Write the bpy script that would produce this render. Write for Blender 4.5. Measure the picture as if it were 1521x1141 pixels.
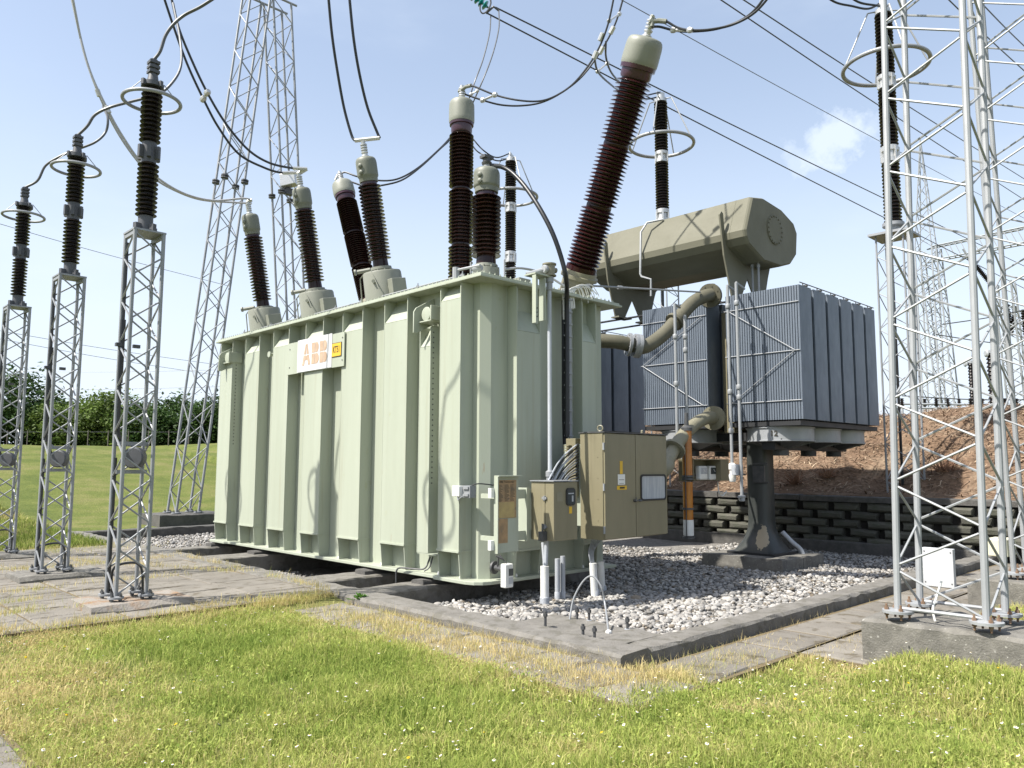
import bpy, math, random
import numpy as np
from mathutils import Vector, Matrix

for o in list(bpy.data.objects):
    bpy.data.objects.remove(o, do_unlink=True)
random.seed(7)
RNG = np.random.default_rng(11)
SC = bpy.context.scene
COL = SC.collection

# ------------------------------------------------------------------ camera
FPX, PITCH, ROLL, AZ, EYE = 1165.0, math.radians(5.9), math.radians(0.15), math.radians(45.9), 1.6
F0 = np.array([math.cos(AZ), math.sin(AZ), 0.0]); R0 = np.array([math.sin(AZ), -math.cos(AZ), 0.0]); U0 = np.array([0, 0, 1.0])
FV = F0 * math.cos(PITCH) + U0 * math.sin(PITCH)
UV_ = -F0 * math.sin(PITCH) + U0 * math.cos(PITCH)
RV = R0 * math.cos(ROLL) + UV_ * math.sin(ROLL)
UV_ = -R0 * math.sin(ROLL) + UV_ * math.cos(ROLL)
CAM = np.array([0, 0, EYE])
cd = bpy.data.cameras.new('camera'); cam = bpy.data.objects.new('camera', cd); COL.objects.link(cam)
cd.sensor_width = 36.0; cd.sensor_fit = 'HORIZONTAL'; cd.lens = 36.0 * FPX / 1521.0
cd.clip_start = 0.05; cd.clip_end = 3000
m = Matrix.Identity(4)
for i in range(3):
    m[i][0] = RV[i]; m[i][1] = UV_[i]; m[i][2] = -FV[i]; m[i][3] = CAM[i]
cam.matrix_world = m
SC.camera = cam

# ------------------------------------------------------------------ light
SUNV = Vector((-3.42, 1.29, 4.85)).normalized()          # towards the sun
SUN_EL = math.asin(SUNV.z); SUN_AZ = math.atan2(SUNV.x, SUNV.y)   # azimuth clockwise from +Y
sl = bpy.data.lights.new('sun', 'SUN'); sl.energy = 5.0; sl.angle = math.radians(0.7); sl.color = (1.0, 0.955, 0.88)
so = bpy.data.objects.new('sun', sl); COL.objects.link(so)
so.rotation_euler = (-SUNV).to_track_quat('-Z', 'Y').to_euler()
world = bpy.data.worlds.new('World'); SC.world = world; world.use_nodes = True
wn, wl = world.node_tree.nodes, world.node_tree.links
wn.clear()
out = wn.new('ShaderNodeOutputWorld'); bg = wn.new('ShaderNodeBackground'); sky = wn.new('ShaderNodeTexSky')
sky.sky_type = 'NISHITA'; sky.sun_disc = False; sky.sun_elevation = SUN_EL; sky.sun_rotation = SUN_AZ
sky.air_density = 1.0; sky.dust_density = 2.2; sky.ozone_density = 1.3; sky.altitude = 0
bg.inputs['Strength'].default_value = 0.122
tc = wn.new('ShaderNodeTexCoord')
mp = wn.new('ShaderNodeMapping'); mp.inputs['Scale'].default_value = (1.0, 1.0, 3.2)
wl.new(tc.outputs['Generated'], mp.inputs['Vector'])
nz = wn.new('ShaderNodeTexNoise'); nz.inputs['Scale'].default_value = 2.3; nz.inputs['Detail'].default_value = 7; nz.inputs['Roughness'].default_value = 0.55
wl.new(mp.outputs['Vector'], nz.inputs['Vector'])
cr = wn.new('ShaderNodeMapRange'); cr.inputs['From Min'].default_value = 0.52; cr.inputs['From Max'].default_value = 0.78; cr.clamp = True
cr.interpolation_type = 'SMOOTHSTEP'
wl.new(nz.outputs['Fac'], cr.inputs['Value'])
sp = wn.new('ShaderNodeSeparateXYZ'); wl.new(tc.outputs['Generated'], sp.inputs['Vector'])
hz = wn.new('ShaderNodeMapRange'); hz.inputs['From Min'].default_value = 0.02; hz.inputs['From Max'].default_value = 0.50; hz.inputs['To Min'].default_value = 0.95; hz.inputs['To Max'].default_value = 0.30
hz.interpolation_type = 'SMOOTHSTEP'; wl.new(sp.outputs['Z'], hz.inputs['Value'])
ma = wn.new('ShaderNodeMath'); ma.operation = 'MULTIPLY_ADD'; ma.use_clamp = True
wl.new(cr.outputs['Result'], ma.inputs[0]); ma.inputs[1].default_value = 0.16; wl.new(hz.outputs['Result'], ma.inputs[2])
# one small bright cloud to the right of the conservator
def dirn(px, py):
    r = FV * FPX + RV * (px - 760.5) + UV_ * (570.5 - py); return r / np.linalg.norm(r)
cn = wn.new('ShaderNodeTexNoise'); cn.inputs['Scale'].default_value = 13; cn.inputs['Detail'].default_value = 8; cn.inputs['Roughness'].default_value = .6
wl.new(tc.outputs['Generated'], cn.inputs['Vector'])
prev = ma.outputs[0]
for (px, py, rad, amt) in ((1295, 184, 0.050, 0.6), (1262, 198, 0.058, 0.85), (1226, 214, 0.060, 0.85), (1190, 236, 0.055, 0.65), (1150, 260, .045, .4), (1500, 470, 0.16, .5), (20, 470, 0.10, .35)):
    d = dirn(px, py)
    ds = wn.new('ShaderNodeVectorMath'); ds.operation = 'DISTANCE'; ds.inputs[1].default_value = tuple(d)
    wl.new(tc.outputs['Generated'], ds.inputs[0])
    ad = wn.new('ShaderNodeMath'); ad.operation = 'MULTIPLY_ADD'; wl.new(cn.outputs['Fac'], ad.inputs[0]); ad.inputs[1].default_value = -rad * 4.2; wl.new(ds.outputs['Value'], ad.inputs[2])
    mr = wn.new('ShaderNodeMapRange'); mr.inputs['From Min'].default_value = -rad * 1.25; mr.inputs['From Max'].default_value = -rad * 2.35
    mr.inputs['To Max'].default_value = amt; mr.interpolation_type = 'SMOOTHSTEP'; wl.new(ad.outputs[0], mr.inputs['Value'])
    mx = wn.new('ShaderNodeMath'); mx.operation = 'MAXIMUM'; wl.new(prev, mx.inputs[0]); wl.new(mr.outputs['Result'], mx.inputs[1]); prev = mx.outputs[0]
mixc = wn.new('ShaderNodeMix'); mixc.data_type = 'RGBA'
wl.new(prev, mixc.inputs['Factor']); wl.new(sky.outputs['Color'], mixc.inputs['A']); mixc.inputs['B'].default_value = (4.25, 4.75, 5.4, 1)
wl.new(mixc.outputs['Result'], bg.inputs['Color']); wl.new(bg.outputs['Background'], out.inputs['Surface'])
vs = SC.view_settings; vs.view_transform = 'Standard'; vs.look = 'None'; vs.gamma = 1; vs.exposure = 0.86; vs.use_curve_mapping = False

# ------------------------------------------------------------------ measuring helpers (pixel of the photo -> point on a real plane)
def ray(px, py): return FV * FPX + RV * (px - 760.5) + UV_ * (570.5 - py)
def PZ(px, py, z=0.0):
    r = ray(px, py); return CAM + r * ((z - CAM[2]) / r[2])
def PX(px, py, x):
    r = ray(px, py); return CAM + r * (x / r[0])
def PY(px, py, y):
    r = ray(px, py); return CAM + r * (y / r[1])
def PD(px, py, d):
    r = ray(px, py); return CAM + r * (d / (r @ F0))
def depth(x, y): return F0[0] * x + F0[1] * y
def zat(py, x, y, px=None):
    lo, hi = -5.0, 40.0
    for _ in range(50):
        mid = (lo + hi) / 2; d = np.array([x, y, mid]) - CAM; v = 570.5 - FPX * (d @ UV_) / (d @ FV)
        if v > py: lo = mid
        else: hi = mid
    return (lo + hi) / 2
def proj(p):
    d = np.array(p, float) - CAM; w = d @ FV
    return 760.5 + FPX * (d @ RV) / w, 570.5 - FPX * (d @ UV_) / w
def t_on(base, ax, py, hi=8.0):
    lo = -1.0
    for _ in range(50):
        mid = (lo + hi) / 2
        if proj(base + ax * mid)[1] > py: lo = mid
        else: hi = mid
    return (lo + hi) / 2

# ------------------------------------------------------------------ materials
def mat(name, col, rough=0.5, metal=0.0, col2=None, scale=4.0, var=1.0, bump=0.0, bscale=40.0, stretch=None, rnd=0.0, detail=6, lo=0.35, hi=0.65, spec=0.5, coat=0.0, speck=None, world_coord=False):
    M = bpy.data.materials.new(name); M.use_nodes = True
    n, l = M.node_tree.nodes, M.node_tree.links
    b = n['Principled BSDF']; b.inputs['Roughness'].default_value = rough; b.inputs['Metallic'].default_value = metal
    b.inputs['Specular IOR Level'].default_value = spec
    if coat: b.inputs['Coat Weight'].default_value = coat; b.inputs['Coat Roughness'].default_value = 0.06
    c = n.new('ShaderNodeTexCoord')
    src = c.outputs['Object']
    if world_coord:
        g = n.new('ShaderNodeNewGeometry'); src = g.outputs['Position']
    if stretch:
        mp = n.new('ShaderNodeMapping'); mp.inputs['Scale'].default_value = stretch; l.new(src, mp.inputs['Vector']); srcs = mp.outputs['Vector']
    else: srcs = src
    if col2 is None: col2 = tuple(x * 0.86 for x in col)
    nt = n.new('ShaderNodeTexNoise'); nt.inputs['Scale'].default_value = scale; nt.inputs['Detail'].default_value = detail; nt.inputs['Roughness'].default_value = 0.62
    l.new(srcs, nt.inputs['Vector'])
    mr = n.new('ShaderNodeMapRange'); mr.inputs['From Min'].default_value = lo; mr.inputs['From Max'].default_value = hi; mr.inputs['To Max'].default_value = var
    l.new(nt.outputs['Fac'], mr.inputs['Value'])
    mx = n.new('ShaderNodeMix'); mx.data_type = 'RGBA'; mx.inputs['A'].default_value = (*col, 1); mx.inputs['B'].default_value = (*col2, 1)
    l.new(mr.outputs['Result'], mx.inputs['Factor']); res = mx.outputs['Result']
    if speck:
        sc, scol, th = speck
        n2 = n.new('ShaderNodeTexNoise'); n2.inputs['Scale'].default_value = sc; n2.inputs['Detail'].default_value = 4; l.new(src, n2.inputs['Vector'])
        m2 = n.new('ShaderNodeMapRange'); m2.inputs['From Min'].default_value = th; m2.inputs['From Max'].default_value = th + 0.08; l.new(n2.outputs['Fac'], m2.inputs['Value'])
        x2 = n.new('ShaderNodeMix'); x2.data_type = 'RGBA'; l.new(m2.outputs['Result'], x2.inputs['Factor']); l.new(res, x2.inputs['A']); x2.inputs['B'].default_value = (*scol, 1); res = x2.outputs['Result']
    if rnd:
        oi = n.new('ShaderNodeObjectInfo'); m3 = n.new('ShaderNodeMapRange'); m3.inputs['To Min'].default_value = 1 - rnd; m3.inputs['To Max'].default_value = 1 + rnd
        l.new(oi.outputs['Random'], m3.inputs['Value'])
        hs = n.new('ShaderNodeHueSaturation'); l.new(res, hs.inputs['Color']); l.new(m3.outputs['Result'], hs.inputs['Value']); res = hs.outputs['Color']
    l.new(res, b.inputs['Base Color'])
    rr = n.new('ShaderNodeMapRange'); rr.inputs['To Min'].default_value = max(0.03, rough - 0.1); rr.inputs['To Max'].default_value = min(1, rough + 0.12)
    l.new(nt.outputs['Fac'], rr.inputs['Value']); l.new(rr.outputs['Result'], b.inputs['Roughness'])
    if bump:
        nb = n.new('ShaderNodeTexNoise'); nb.inputs['Scale'].default_value = bscale; nb.inputs['Detail'].default_value = 5; l.new(src, nb.inputs['Vector'])
        bp = n.new('ShaderNodeBump'); bp.inputs['Strength'].default_value = bump; bp.inputs['Distance'].default_value = 0.02; l.new(nb.outputs['Fac'], bp.inputs['Height']); l.new(bp.outputs['Normal'], b.inputs['Normal'])
    return M

M = {}
M['tank'] = mat('tank_paint', (0.362, 0.390, 0.315), 0.48, col2=(0.328, 0.355, 0.282), scale=1.3, stretch=(2.2, 2.2, 0.22), bump=0.05, bscale=6, speck=(5, (0.33, 0.35, 0.255), 0.68))
def add_streaks(Mx, stretch, lo, hi, col, amt, scale=1.0):
    n, l = Mx.node_tree.nodes, Mx.node_tree.links; b = n['Principled BSDF']; src = b.inputs['Base Color'].links[0].from_socket
    c = n.new('ShaderNodeTexCoord'); mp = n.new('ShaderNodeMapping'); mp.inputs['Scale'].default_value = stretch; l.new(c.outputs['Object'], mp.inputs['Vector'])
    nt = n.new('ShaderNodeTexNoise'); nt.inputs['Scale'].default_value = scale; nt.inputs['Detail'].default_value = 5; nt.inputs['Roughness'].default_value = .6; l.new(mp.outputs['Vector'], nt.inputs['Vector'])
    mr = n.new('ShaderNodeMapRange'); mr.inputs['From Min'].default_value = lo; mr.inputs['From Max'].default_value = hi; mr.inputs['To Max'].default_value = amt; l.new(nt.outputs['Fac'], mr.inputs['Value'])
    mx = n.new('ShaderNodeMix'); mx.data_type = 'RGBA'; l.new(mr.outputs['Result'], mx.inputs['Factor']); l.new(src, mx.inputs['A']); mx.inputs['B'].default_value = (*col, 1); l.new(mx.outputs['Result'], b.inputs['Base Color'])
add_streaks(M['tank'], (9, 9, .35), .56, .72, (.29, .29, .215), .55)
add_streaks(M['tank'], (14, 14, 1.6), .70, .76, (.27, .17, .09), .6)
M['olive'] = mat('olive_paint', (0.205, 0.183, 0.117), 0.45, col2=(0.18, 0.161, 0.10), scale=1.6, stretch=(1.5, 1.5, 0.5), bump=0.03, bscale=8)
add_streaks(M['olive'], (10, 10, .8), .58, .75, (.12, .105, .065), .6)
M['conserv'] = mat('conservator_paint', (0.158, 0.153, 0.115), 0.6, col2=(0.138, 0.134, 0.098), scale=1.4, stretch=(1.5, .5, .8), spec=.22, bump=.02, bscale=5)
add_streaks(M['conserv'], (2.5, 2.5, 2.5), .55, .72, (.11, .105, .075), .5)
M['pipe_shaded'] = mat('shaded_pipe_paint', (0.125, 0.118, 0.085), 0.55, col2=(0.10, 0.095, 0.068), scale=3, spec=.25)  # upper oil pipe: its shade is put into the darker base colour
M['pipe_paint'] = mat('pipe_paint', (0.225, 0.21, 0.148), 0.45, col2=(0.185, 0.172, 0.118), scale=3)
M['cap'] = mat('cap_paint', (0.228, 0.234, 0.195), 0.5, col2=(0.19, 0.197, 0.16), scale=3, stretch=(1, 1, .4))
M['cap_dark'] = mat('dark_cap_paint', (0.175, 0.183, 0.148), 0.5, col2=(0.145, 0.152, 0.12), scale=3, stretch=(1, 1, .4))
M['porc'] = mat('brown_porcelain', (0.022, 0.0075, 0.006), 0.16, col2=(0.013, 0.006, 0.0065), scale=2, spec=0.32)
M['porc_red'] = mat('reddish_porcelain', (0.030, 0.008, 0.008), 0.17, col2=(0.018, 0.006, 0.0065), scale=2, spec=0.32)
M['porc_neck'] = mat('violet_porcelain', (0.055, 0.022, 0.034), 0.22, col2=(0.042, 0.018, 0.027), scale=3)
M['porc_black'] = mat('black_porcelain', (0.010, 0.008, 0.008), 0.3, col2=(0.016, 0.012, 0.011), scale=3, spec=.25)
M['galv'] = mat('galvanised_steel', (0.285, 0.295, 0.308), 0.52, 0.2, col2=(0.215, 0.225, 0.235), scale=6, stretch=(1, 1, 0.5), lo=.3, hi=.7)
M['galv_light'] = mat('pale_galvanised_steel', (0.315, 0.326, 0.336), 0.5, 0.1, col2=(0.255, 0.265, 0.275), scale=5, stretch=(1, 1, .6), lo=.3, hi=.7, speck=(22, (0.28, 0.29, 0.30), 0.66))
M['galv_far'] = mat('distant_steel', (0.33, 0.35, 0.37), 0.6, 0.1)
M['alu'] = mat('aluminium', (0.56, 0.56, 0.55), 0.4, 0.6, scale=8)
M['dark_steel'] = mat('dark_steel', (0.06, 0.062, 0.066), 0.5, 0.3, col2=(0.10, 0.10, 0.10), scale=12)
M['rad'] = mat('radiator_zinc', (0.140, 0.165, 0.200), 0.48, 0.18, col2=(0.112, 0.136, 0.170), scale=9, stretch=(1, 1, .35), lo=.3, hi=.7, speck=(60, (0.20, 0.235, 0.29), 0.66))
M['black_frame'] = mat('black_painted_steel', (0.022, 0.023, 0.025), 0.55, 0.0, scale=4)
M['column'] = mat('column_paint', (0.028, 0.032, 0.030), 0.45, 0.0, col2=(0.04, 0.043, 0.04), scale=2)
def add_patch(Mx, P, size, col):
    n, l = Mx.node_tree.nodes, Mx.node_tree.links; b = n['Principled BSDF']; src = b.inputs['Base Color'].links[0].from_socket
    c = n.new('ShaderNodeTexCoord'); sb = n.new('ShaderNodeVectorMath'); sb.operation = 'SUBTRACT'; l.new(c.outputs['Object'], sb.inputs[0]); sb.inputs[1].default_value = P
    dv = n.new('ShaderNodeVectorMath'); dv.operation = 'DIVIDE'; l.new(sb.outputs[0], dv.inputs[0]); dv.inputs[1].default_value = size
    ln = n.new('ShaderNodeVectorMath'); ln.operation = 'LENGTH'; l.new(dv.outputs[0], ln.inputs[0])
    nt = n.new('ShaderNodeTexNoise'); nt.inputs['Scale'].default_value = 13; l.new(c.outputs['Object'], nt.inputs['Vector'])
    ad = n.new('ShaderNodeMath'); ad.operation = 'MULTIPLY_ADD'; l.new(nt.outputs['Fac'], ad.inputs[0]); ad.inputs[1].default_value = .9; l.new(ln.outputs['Value'], ad.inputs[2])
    mr = n.new('ShaderNodeMapRange'); mr.inputs['From Min'].default_value = 1.42; mr.inputs['From Max'].default_value = 1.36; l.new(ad.outputs[0], mr.inputs['Value'])
    mx = n.new('ShaderNodeMix'); mx.data_type = 'RGBA'; l.new(mr.outputs['Result'], mx.inputs['Factor']); l.new(src, mx.inputs['A']); mx.inputs['B'].default_value = (*col, 1); l.new(mx.outputs['Result'], b.inputs['Base Color'])
add_patch(M['column'], (-.27, -.14, .30), (.16, .12, .26), (.30, .25, .17))
M['cable'] = mat('cable_black', (0.012, 0.013, 0.015), 0.4, scale=10)
M['wire'] = mat('conductor_grey', (0.10, 0.105, 0.11), 0.45, 0.4, scale=20)
M['wire_dark'] = mat('conductor_dark', (0.03, 0.032, 0.037), 0.45, 0.2, scale=20)
M['wire_pale'] = mat('conductor_pale', (0.42, 0.41, 0.40), 0.5, 0.3, scale=20)
M['white'] = mat('white_plastic', (0.72, 0.72, 0.70), 0.35, col2=(0.64, 0.64, 0.61), scale=4)
M['pvc'] = mat('grey_conduit', (0.40, 0.42, 0.45), 0.4, col2=(0.34, 0.36, 0.39), scale=5, stretch=(1, 1, .3))
M['signwhite'] = mat('sign_white', (0.60, 0.60, 0.605), 0.5, col2=(0.55, 0.55, 0.56), scale=3)
M['faded'] = mat('faded_orange_print', (0.36, 0.245, 0.165), 0.7, col2=(0.46, 0.345, 0.25), scale=9, lo=.3, hi=.7)
M['yellow'] = mat('yellow_plate', (0.60, 0.37, 0.03), 0.4, col2=(0.70, 0.42, 0.03), scale=6)
M['ink'] = mat('dark_ink', (0.035, 0.03, 0.02), 0.6)
M['greyink'] = mat('grey_ink', (0.45, 0.46, 0.47), 0.6)
M['rusty_print'] = mat('faded_nameplate', (0.36, 0.23, 0.115), 0.5, col2=(0.25, 0.17, 0.095), scale=7, lo=.38, hi=.6, speck=(16, (0.20, 0.15, 0.10), .6))
M['rusty_print2'] = mat('faded_nameplate_yellow', (0.42, 0.32, 0.13), 0.5, col2=(0.33, 0.24, 0.11), scale=8)
M['glass'] = mat('dark_glass', (0.05, 0.06, 0.065), 0.06, scale=3)
M['glass_pale'] = mat('reflection_tinted_pane', (0.40, 0.43, 0.46), 0.12, col2=(0.30, 0.33, 0.36), scale=6, stretch=(5, 1, .4))  # bright reflection painted into the pane as pale streaked colour
M['rubber'] = mat('black_rubber', (0.02, 0.02, 0.02), 0.6)
M['amber'] = mat('orange_silica_gel', (0.43, 0.165, 0.022), 0.25, col2=(0.33, 0.11, 0.015), scale=6, stretch=(1, 1, .4), bump=.1, bscale=120, coat=.3)
M['teal'] = mat('teal_glass', (0.01, 0.25, 0.235), 0.08, coat=.3)
M['concrete'] = mat('concrete', (0.185, 0.175, 0.158), 0.9, col2=(0.12, 0.112, 0.098), scale=5, bump=.5, bscale=55, speck=(7, (0.115, 0.108, 0.09), .53), lo=.3, hi=.7)
M['concrete_old'] = mat('lichened_concrete', (0.185, 0.175, 0.155), 0.92, col2=(0.10, 0.095, 0.083), scale=7, bump=.4, bscale=60, speck=(30, (0.33, 0.32, 0.29), .64), lo=.3, hi=.7)
M['concrete_dark'] = mat('dark_stained_concrete', (0.105, 0.10, 0.092), 0.92, col2=(0.06, 0.058, 0.055), scale=6, bump=.6, bscale=40, lo=.3, hi=.7)
M['concrete_rust'] = mat('rust_stained_concrete', (0.23, 0.21, 0.185), 0.92, col2=(0.22, 0.12, 0.05), scale=3.5, bump=.5, bscale=45, lo=.45, hi=.68)
M['slab'] = mat('paving_slab', (0.205, 0.188, 0.162), 0.92, col2=(0.135, 0.122, 0.102), scale=3, bump=.5, bscale=60, rnd=.13, speck=(6, (0.10, 0.085, 0.06), .57), lo=.3, hi=.7, world_coord=True)
M['joint'] = mat('joint_soil', (0.10, 0.075, 0.048), 0.98, col2=(0.16, 0.125, 0.06), scale=6, bump=.6, bscale=60, lo=.3, hi=.7)
M['wallblock'] = mat('mossy_wall_block', (0.085, 0.08, 0.068), 0.95, col2=(0.06, 0.065, 0.045), scale=6, bump=.8, bscale=40, rnd=.2, lo=.3, hi=.7)
M['wallback'] = mat('wall_soil', (0.022, 0.02, 0.017), 1.0)
M['stone'] = mat('pale_pebble', (0.32, 0.308, 0.29), 0.85, col2=(0.22, 0.21, 0.195), scale=14, bump=.25, bscale=60, rnd=.28, lo=.3, hi=.7)
M['chip'] = None
M['trunk'] = mat('bark', (0.07, 0.055, 0.04), 0.95, bump=.6)
M['wood_post'] = mat('weathered_post', (0.16, 0.14, 0.12), 0.9)

def attr_mat(name, rough=0.8, transl=0.0, spec=0.2):
    Mx = bpy.data.materials.new(name); Mx.use_nodes = True
    n, l = Mx.node_tree.nodes, Mx.node_tree.links
    b = n['Principled BSDF']; b.inputs['Roughness'].default_value = rough; b.inputs['Specular IOR Level'].default_value = spec
    a = n.new('ShaderNodeAttribute'); a.attribute_name = 'tone'
    l.new(a.outputs['Color'], b.inputs['Base Color'])
    if transl:
        t = n.new('ShaderNodeBsdfTranslucent'); l.new(a.outputs['Color'], t.inputs['Color'])
        ms = n.new('ShaderNodeMixShader'); ms.inputs['Fac'].default_value = transl
        l.new(b.outputs['BSDF'], ms.inputs[1]); l.new(t.outputs['BSDF'], ms.inputs[2]); l.new(ms.outputs['Shader'], n['Material Output'].inputs['Surface'])
    return Mx
M['blade'] = attr_mat('grass_blade', .75, .38, .12)
M['leaf'] = attr_mat('leaf', .6, .3, .25)
M['pebbles'] = attr_mat('pebble_mix', .85)
M['bark_chip'] = attr_mat('bark_chip', .9)

def ground_mat(name, cols, s1, s2, bump=.6):
    Mx = bpy.data.materials.new(name); Mx.use_nodes = True
    n, l = Mx.node_tree.nodes, Mx.node_tree.links
    b = n['Principled BSDF']; b.inputs['Roughness'].default_value = .95; b.inputs['Specular IOR Level'].default_value = .1
    g = n.new('ShaderNodeNewGeometry')
    a = n.new('ShaderNodeTexNoise'); a.inputs['Scale'].default_value = s1; a.inputs['Detail'].default_value = 8; a.inputs['Roughness'].default_value = .65; l.new(g.outputs['Position'], a.inputs['Vector'])
    r = n.new('ShaderNodeValToRGB'); e = r.color_ramp.elements
    e[0].position = .32; e[0].color = (*cols[0], 1); e[1].position = .68; e[1].color = (*cols[-1], 1)
    for i, c in enumerate(cols[1:-1]):
        k = e.new(.32 + .36 * (i + 1) / (len(cols) - 1)); k.color = (*c, 1)
    l.new(a.outputs['Fac'], r.inputs['Fac'])
    f = n.new('ShaderNodeTexNoise'); f.inputs['Scale'].default_value = s2; f.inputs['Detail'].default_value = 5; l.new(g.outputs['Position'], f.inputs['Vector'])
    mr = n.new('ShaderNodeMapRange'); mr.inputs['From Min'].default_value = .3; mr.inputs['From Max'].default_value = .7; mr.inputs['To Min'].default_value = .65; mr.inputs['To Max'].default_value = 1.3; l.new(f.outputs['Fac'], mr.inputs['Value'])
    h = n.new('ShaderNodeHueSaturation'); l.new(r.outputs['Color'], h.inputs['Color']); l.new(mr.outputs['Result'], h.inputs['Value'])
    l.new(h.outputs['Color'], b.inputs['Base Color'])
    bp = n.new('ShaderNodeBump'); bp.inputs['Strength'].default_value = bump; bp.inputs['Distance'].default_value = .06; l.new(f.outputs['Fac'], bp.inputs['Height']); l.new(bp.outputs['Normal'], b.inputs['Normal'])
    return Mx
M['lawn'] = ground_mat('lawn_soil', [(0.070, 0.095, 0.024), (0.115, 0.135, 0.036), (0.17, 0.16, 0.065)], .55, 22)
M['mulch'] = ground_mat('mulch', [(0.105, 0.070, 0.046), (0.155, 0.104, 0.069), (0.20, 0.15, 0.105)], 1.1, 16)
M['plateau'] = ground_mat('plateau_grass', [(0.10, 0.11, 0.035), (0.17, 0.15, 0.06)], .5, 12)
M['gravelbase'] = ground_mat('gravel_base', [(0.17, 0.16, 0.145), (0.26, 0.245, 0.225)], 6, 40)

# ------------------------------------------------------------------ mesh building helpers
class MB:
    def __init__(s): s.v = []; s.f = []; s.sm = []
    def add(s, vs, fs, smooth=False):
        o = len(s.v); s.v += [tuple(map(float, p)) for p in vs]
        for f in fs: s.f.append(tuple(i + o for i in f)); s.sm.append(smooth)
    def box(s, a, b):
        (x0, y0, z0), (x1, y1, z1) = a, b
        vs = [(x, y, z) for z in (min(z0, z1), max(z0, z1)) for (x, y) in ((min(x0, x1), min(y0, y1)), (max(x0, x1), min(y0, y1)), (max(x0, x1), max(y0, y1)), (min(x0, x1), max(y0, y1)))]
        s.add(vs, [(3, 2, 1, 0), (4, 5, 6, 7), (0, 1, 5, 4), (1, 2, 6, 5), (2, 3, 7, 6), (3, 0, 4, 7)]); return s
    def obox(s, c, ux, uy, uz, hx, hy, hz):
        c = np.array(c, float); ux, uy, uz = [np.array(u, float) / np.linalg.norm(u) for u in (ux, uy, uz)]
        vs = [c + ux * hx * i + uy * hy * j + uz * hz * k for k in (-1, 1) for (i, j) in ((-1, -1), (1, -1), (1, 1), (-1, 1))]
        s.add(vs, [(3, 2, 1, 0), (4, 5, 6, 7), (0, 1, 5, 4), (1, 2, 6, 5), (2, 3, 7, 6), (3, 0, 4, 7)]); return s
    def plate(s, poly, n, t):                              # polygon extruded by t along n
        n = np.array(n, float); n /= np.linalg.norm(n); poly = [np.array(p, float) for p in poly]; k = len(poly)
        vs = poly + [p + n * t for p in poly]
        fs = [tuple(range(k - 1, -1, -1)), tuple(range(k, 2 * k))] + [(i, (i + 1) % k, k + (i + 1) % k, k + i) for i in range(k)]
        s.add(vs, fs); return s
    def tube(s, pts, r, n=8, closed=False, cap=True):
        P = [np.array(p, float) for p in pts]; k = len(P)
        rs = r if hasattr(r, '__len__') else [r] * k
        T = []
        for i in range(k):
            a = P[(i - 1) % k] if (closed or i > 0) else P[i]; b = P[(i + 1) % k] if (closed or i < k - 1) else P[i]
            t = b - a; L = np.linalg.norm(t); T.append(t / L if L > 1e-9 else np.array([0, 0, 1.0]))
        up = np.array([0, 0, 1.0]) if abs(T[0][2]) < .9 else np.array([1.0, 0, 0])
        u = np.cross(T[0], up); u /= np.linalg.norm(u); vs = []
        for i in range(k):
            u = u - T[i] * (u @ T[i]); u /= np.linalg.norm(u); w = np.cross(T[i], u)
            for j in range(n):
                a = 2 * math.pi * j / n; vs.append(P[i] + rs[i] * (u * math.cos(a) + w * math.sin(a)))
        fs = []
        for i in range(k if closed else k - 1):
            i2 = (i + 1) % k
            for j in range(n): fs.append((i * n + j, i * n + (j + 1) % n, i2 * n + (j + 1) % n, i2 * n + j))
        s.add(vs, fs, True)
        if cap and not closed:
            s.add(vs[:n], [tuple(range(n - 1, -1, -1))]); s.add(vs[-n:], [tuple(range(n))])
        return s
    def lathe(s, base, ax, prof, n=24, smooth=True):         # prof = [(r, t)...]
        base = np.array(base, float); ax = np.array(ax, float); ax /= np.linalg.norm(ax)
        u = np.cross(ax, [0, 1.0, 0]) if abs(ax[1]) < .9 else np.cross(ax, [1.0, 0, 0]); u /= np.linalg.norm(u); w = np.cross(ax, u)
        vs = [base + ax * t + r * (u * math.cos(2 * math.pi * j / n) + w * math.sin(2 * math.pi * j / n)) for (r, t) in prof for j in range(n)]
        fs = [(i * n + j, i * n + (j + 1) % n, (i + 1) * n + (j + 1) % n, (i + 1) * n + j) for i in range(len(prof) - 1) for j in range(n)]
        fs += [tuple(range(n - 1, -1, -1)), tuple(range((len(prof) - 1) * n, len(prof) * n))]
        s.add(vs, fs, smooth); return s
    def ring(s, c, ax, R, r, n=40, m_=8):
        c = np.array(c, float); ax = np.array(ax, float); ax /= np.linalg.norm(ax)
        u = np.cross(ax, [0, 1.0, 0]); u /= np.linalg.norm(u); w = np.cross(ax, u)
        return s.tube([c + R * (u * math.cos(2 * math.pi * i / n) + w * math.sin(2 * math.pi * i / n)) for i in range(n)], r, m_, closed=True)
    def build(s, name, material, parent=None, bevel=0.0, angle=35):
        me = bpy.data.meshes.new(name); off = parent_loc(parent)
        vs = [(x - off[0], y - off[1], z - off[2]) for x, y, z in s.v]
        me.from_pydata(vs, [], s.f); me.polygons.foreach_set('use_smooth', s.sm)
        if any(s.sm): me.set_sharp_from_angle(angle=math.radians(angle))
        me.materials.append(M[material] if isinstance(material, str) else material); me.update()
        o = bpy.data.objects.new(name, me); COL.objects.link(o)
        if parent: o.parent = parent
        if bevel:
            b = o.modifiers.new('bevel', 'BEVEL'); b.width = bevel; b.segments = 2; b.limit_method = 'ANGLE'; b.angle_limit = math.radians(40)
        return o
def parent_loc(p):
    l = Vector((0, 0, 0))
    while p: l = l + p.location; p = p.parent
    return l
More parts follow.
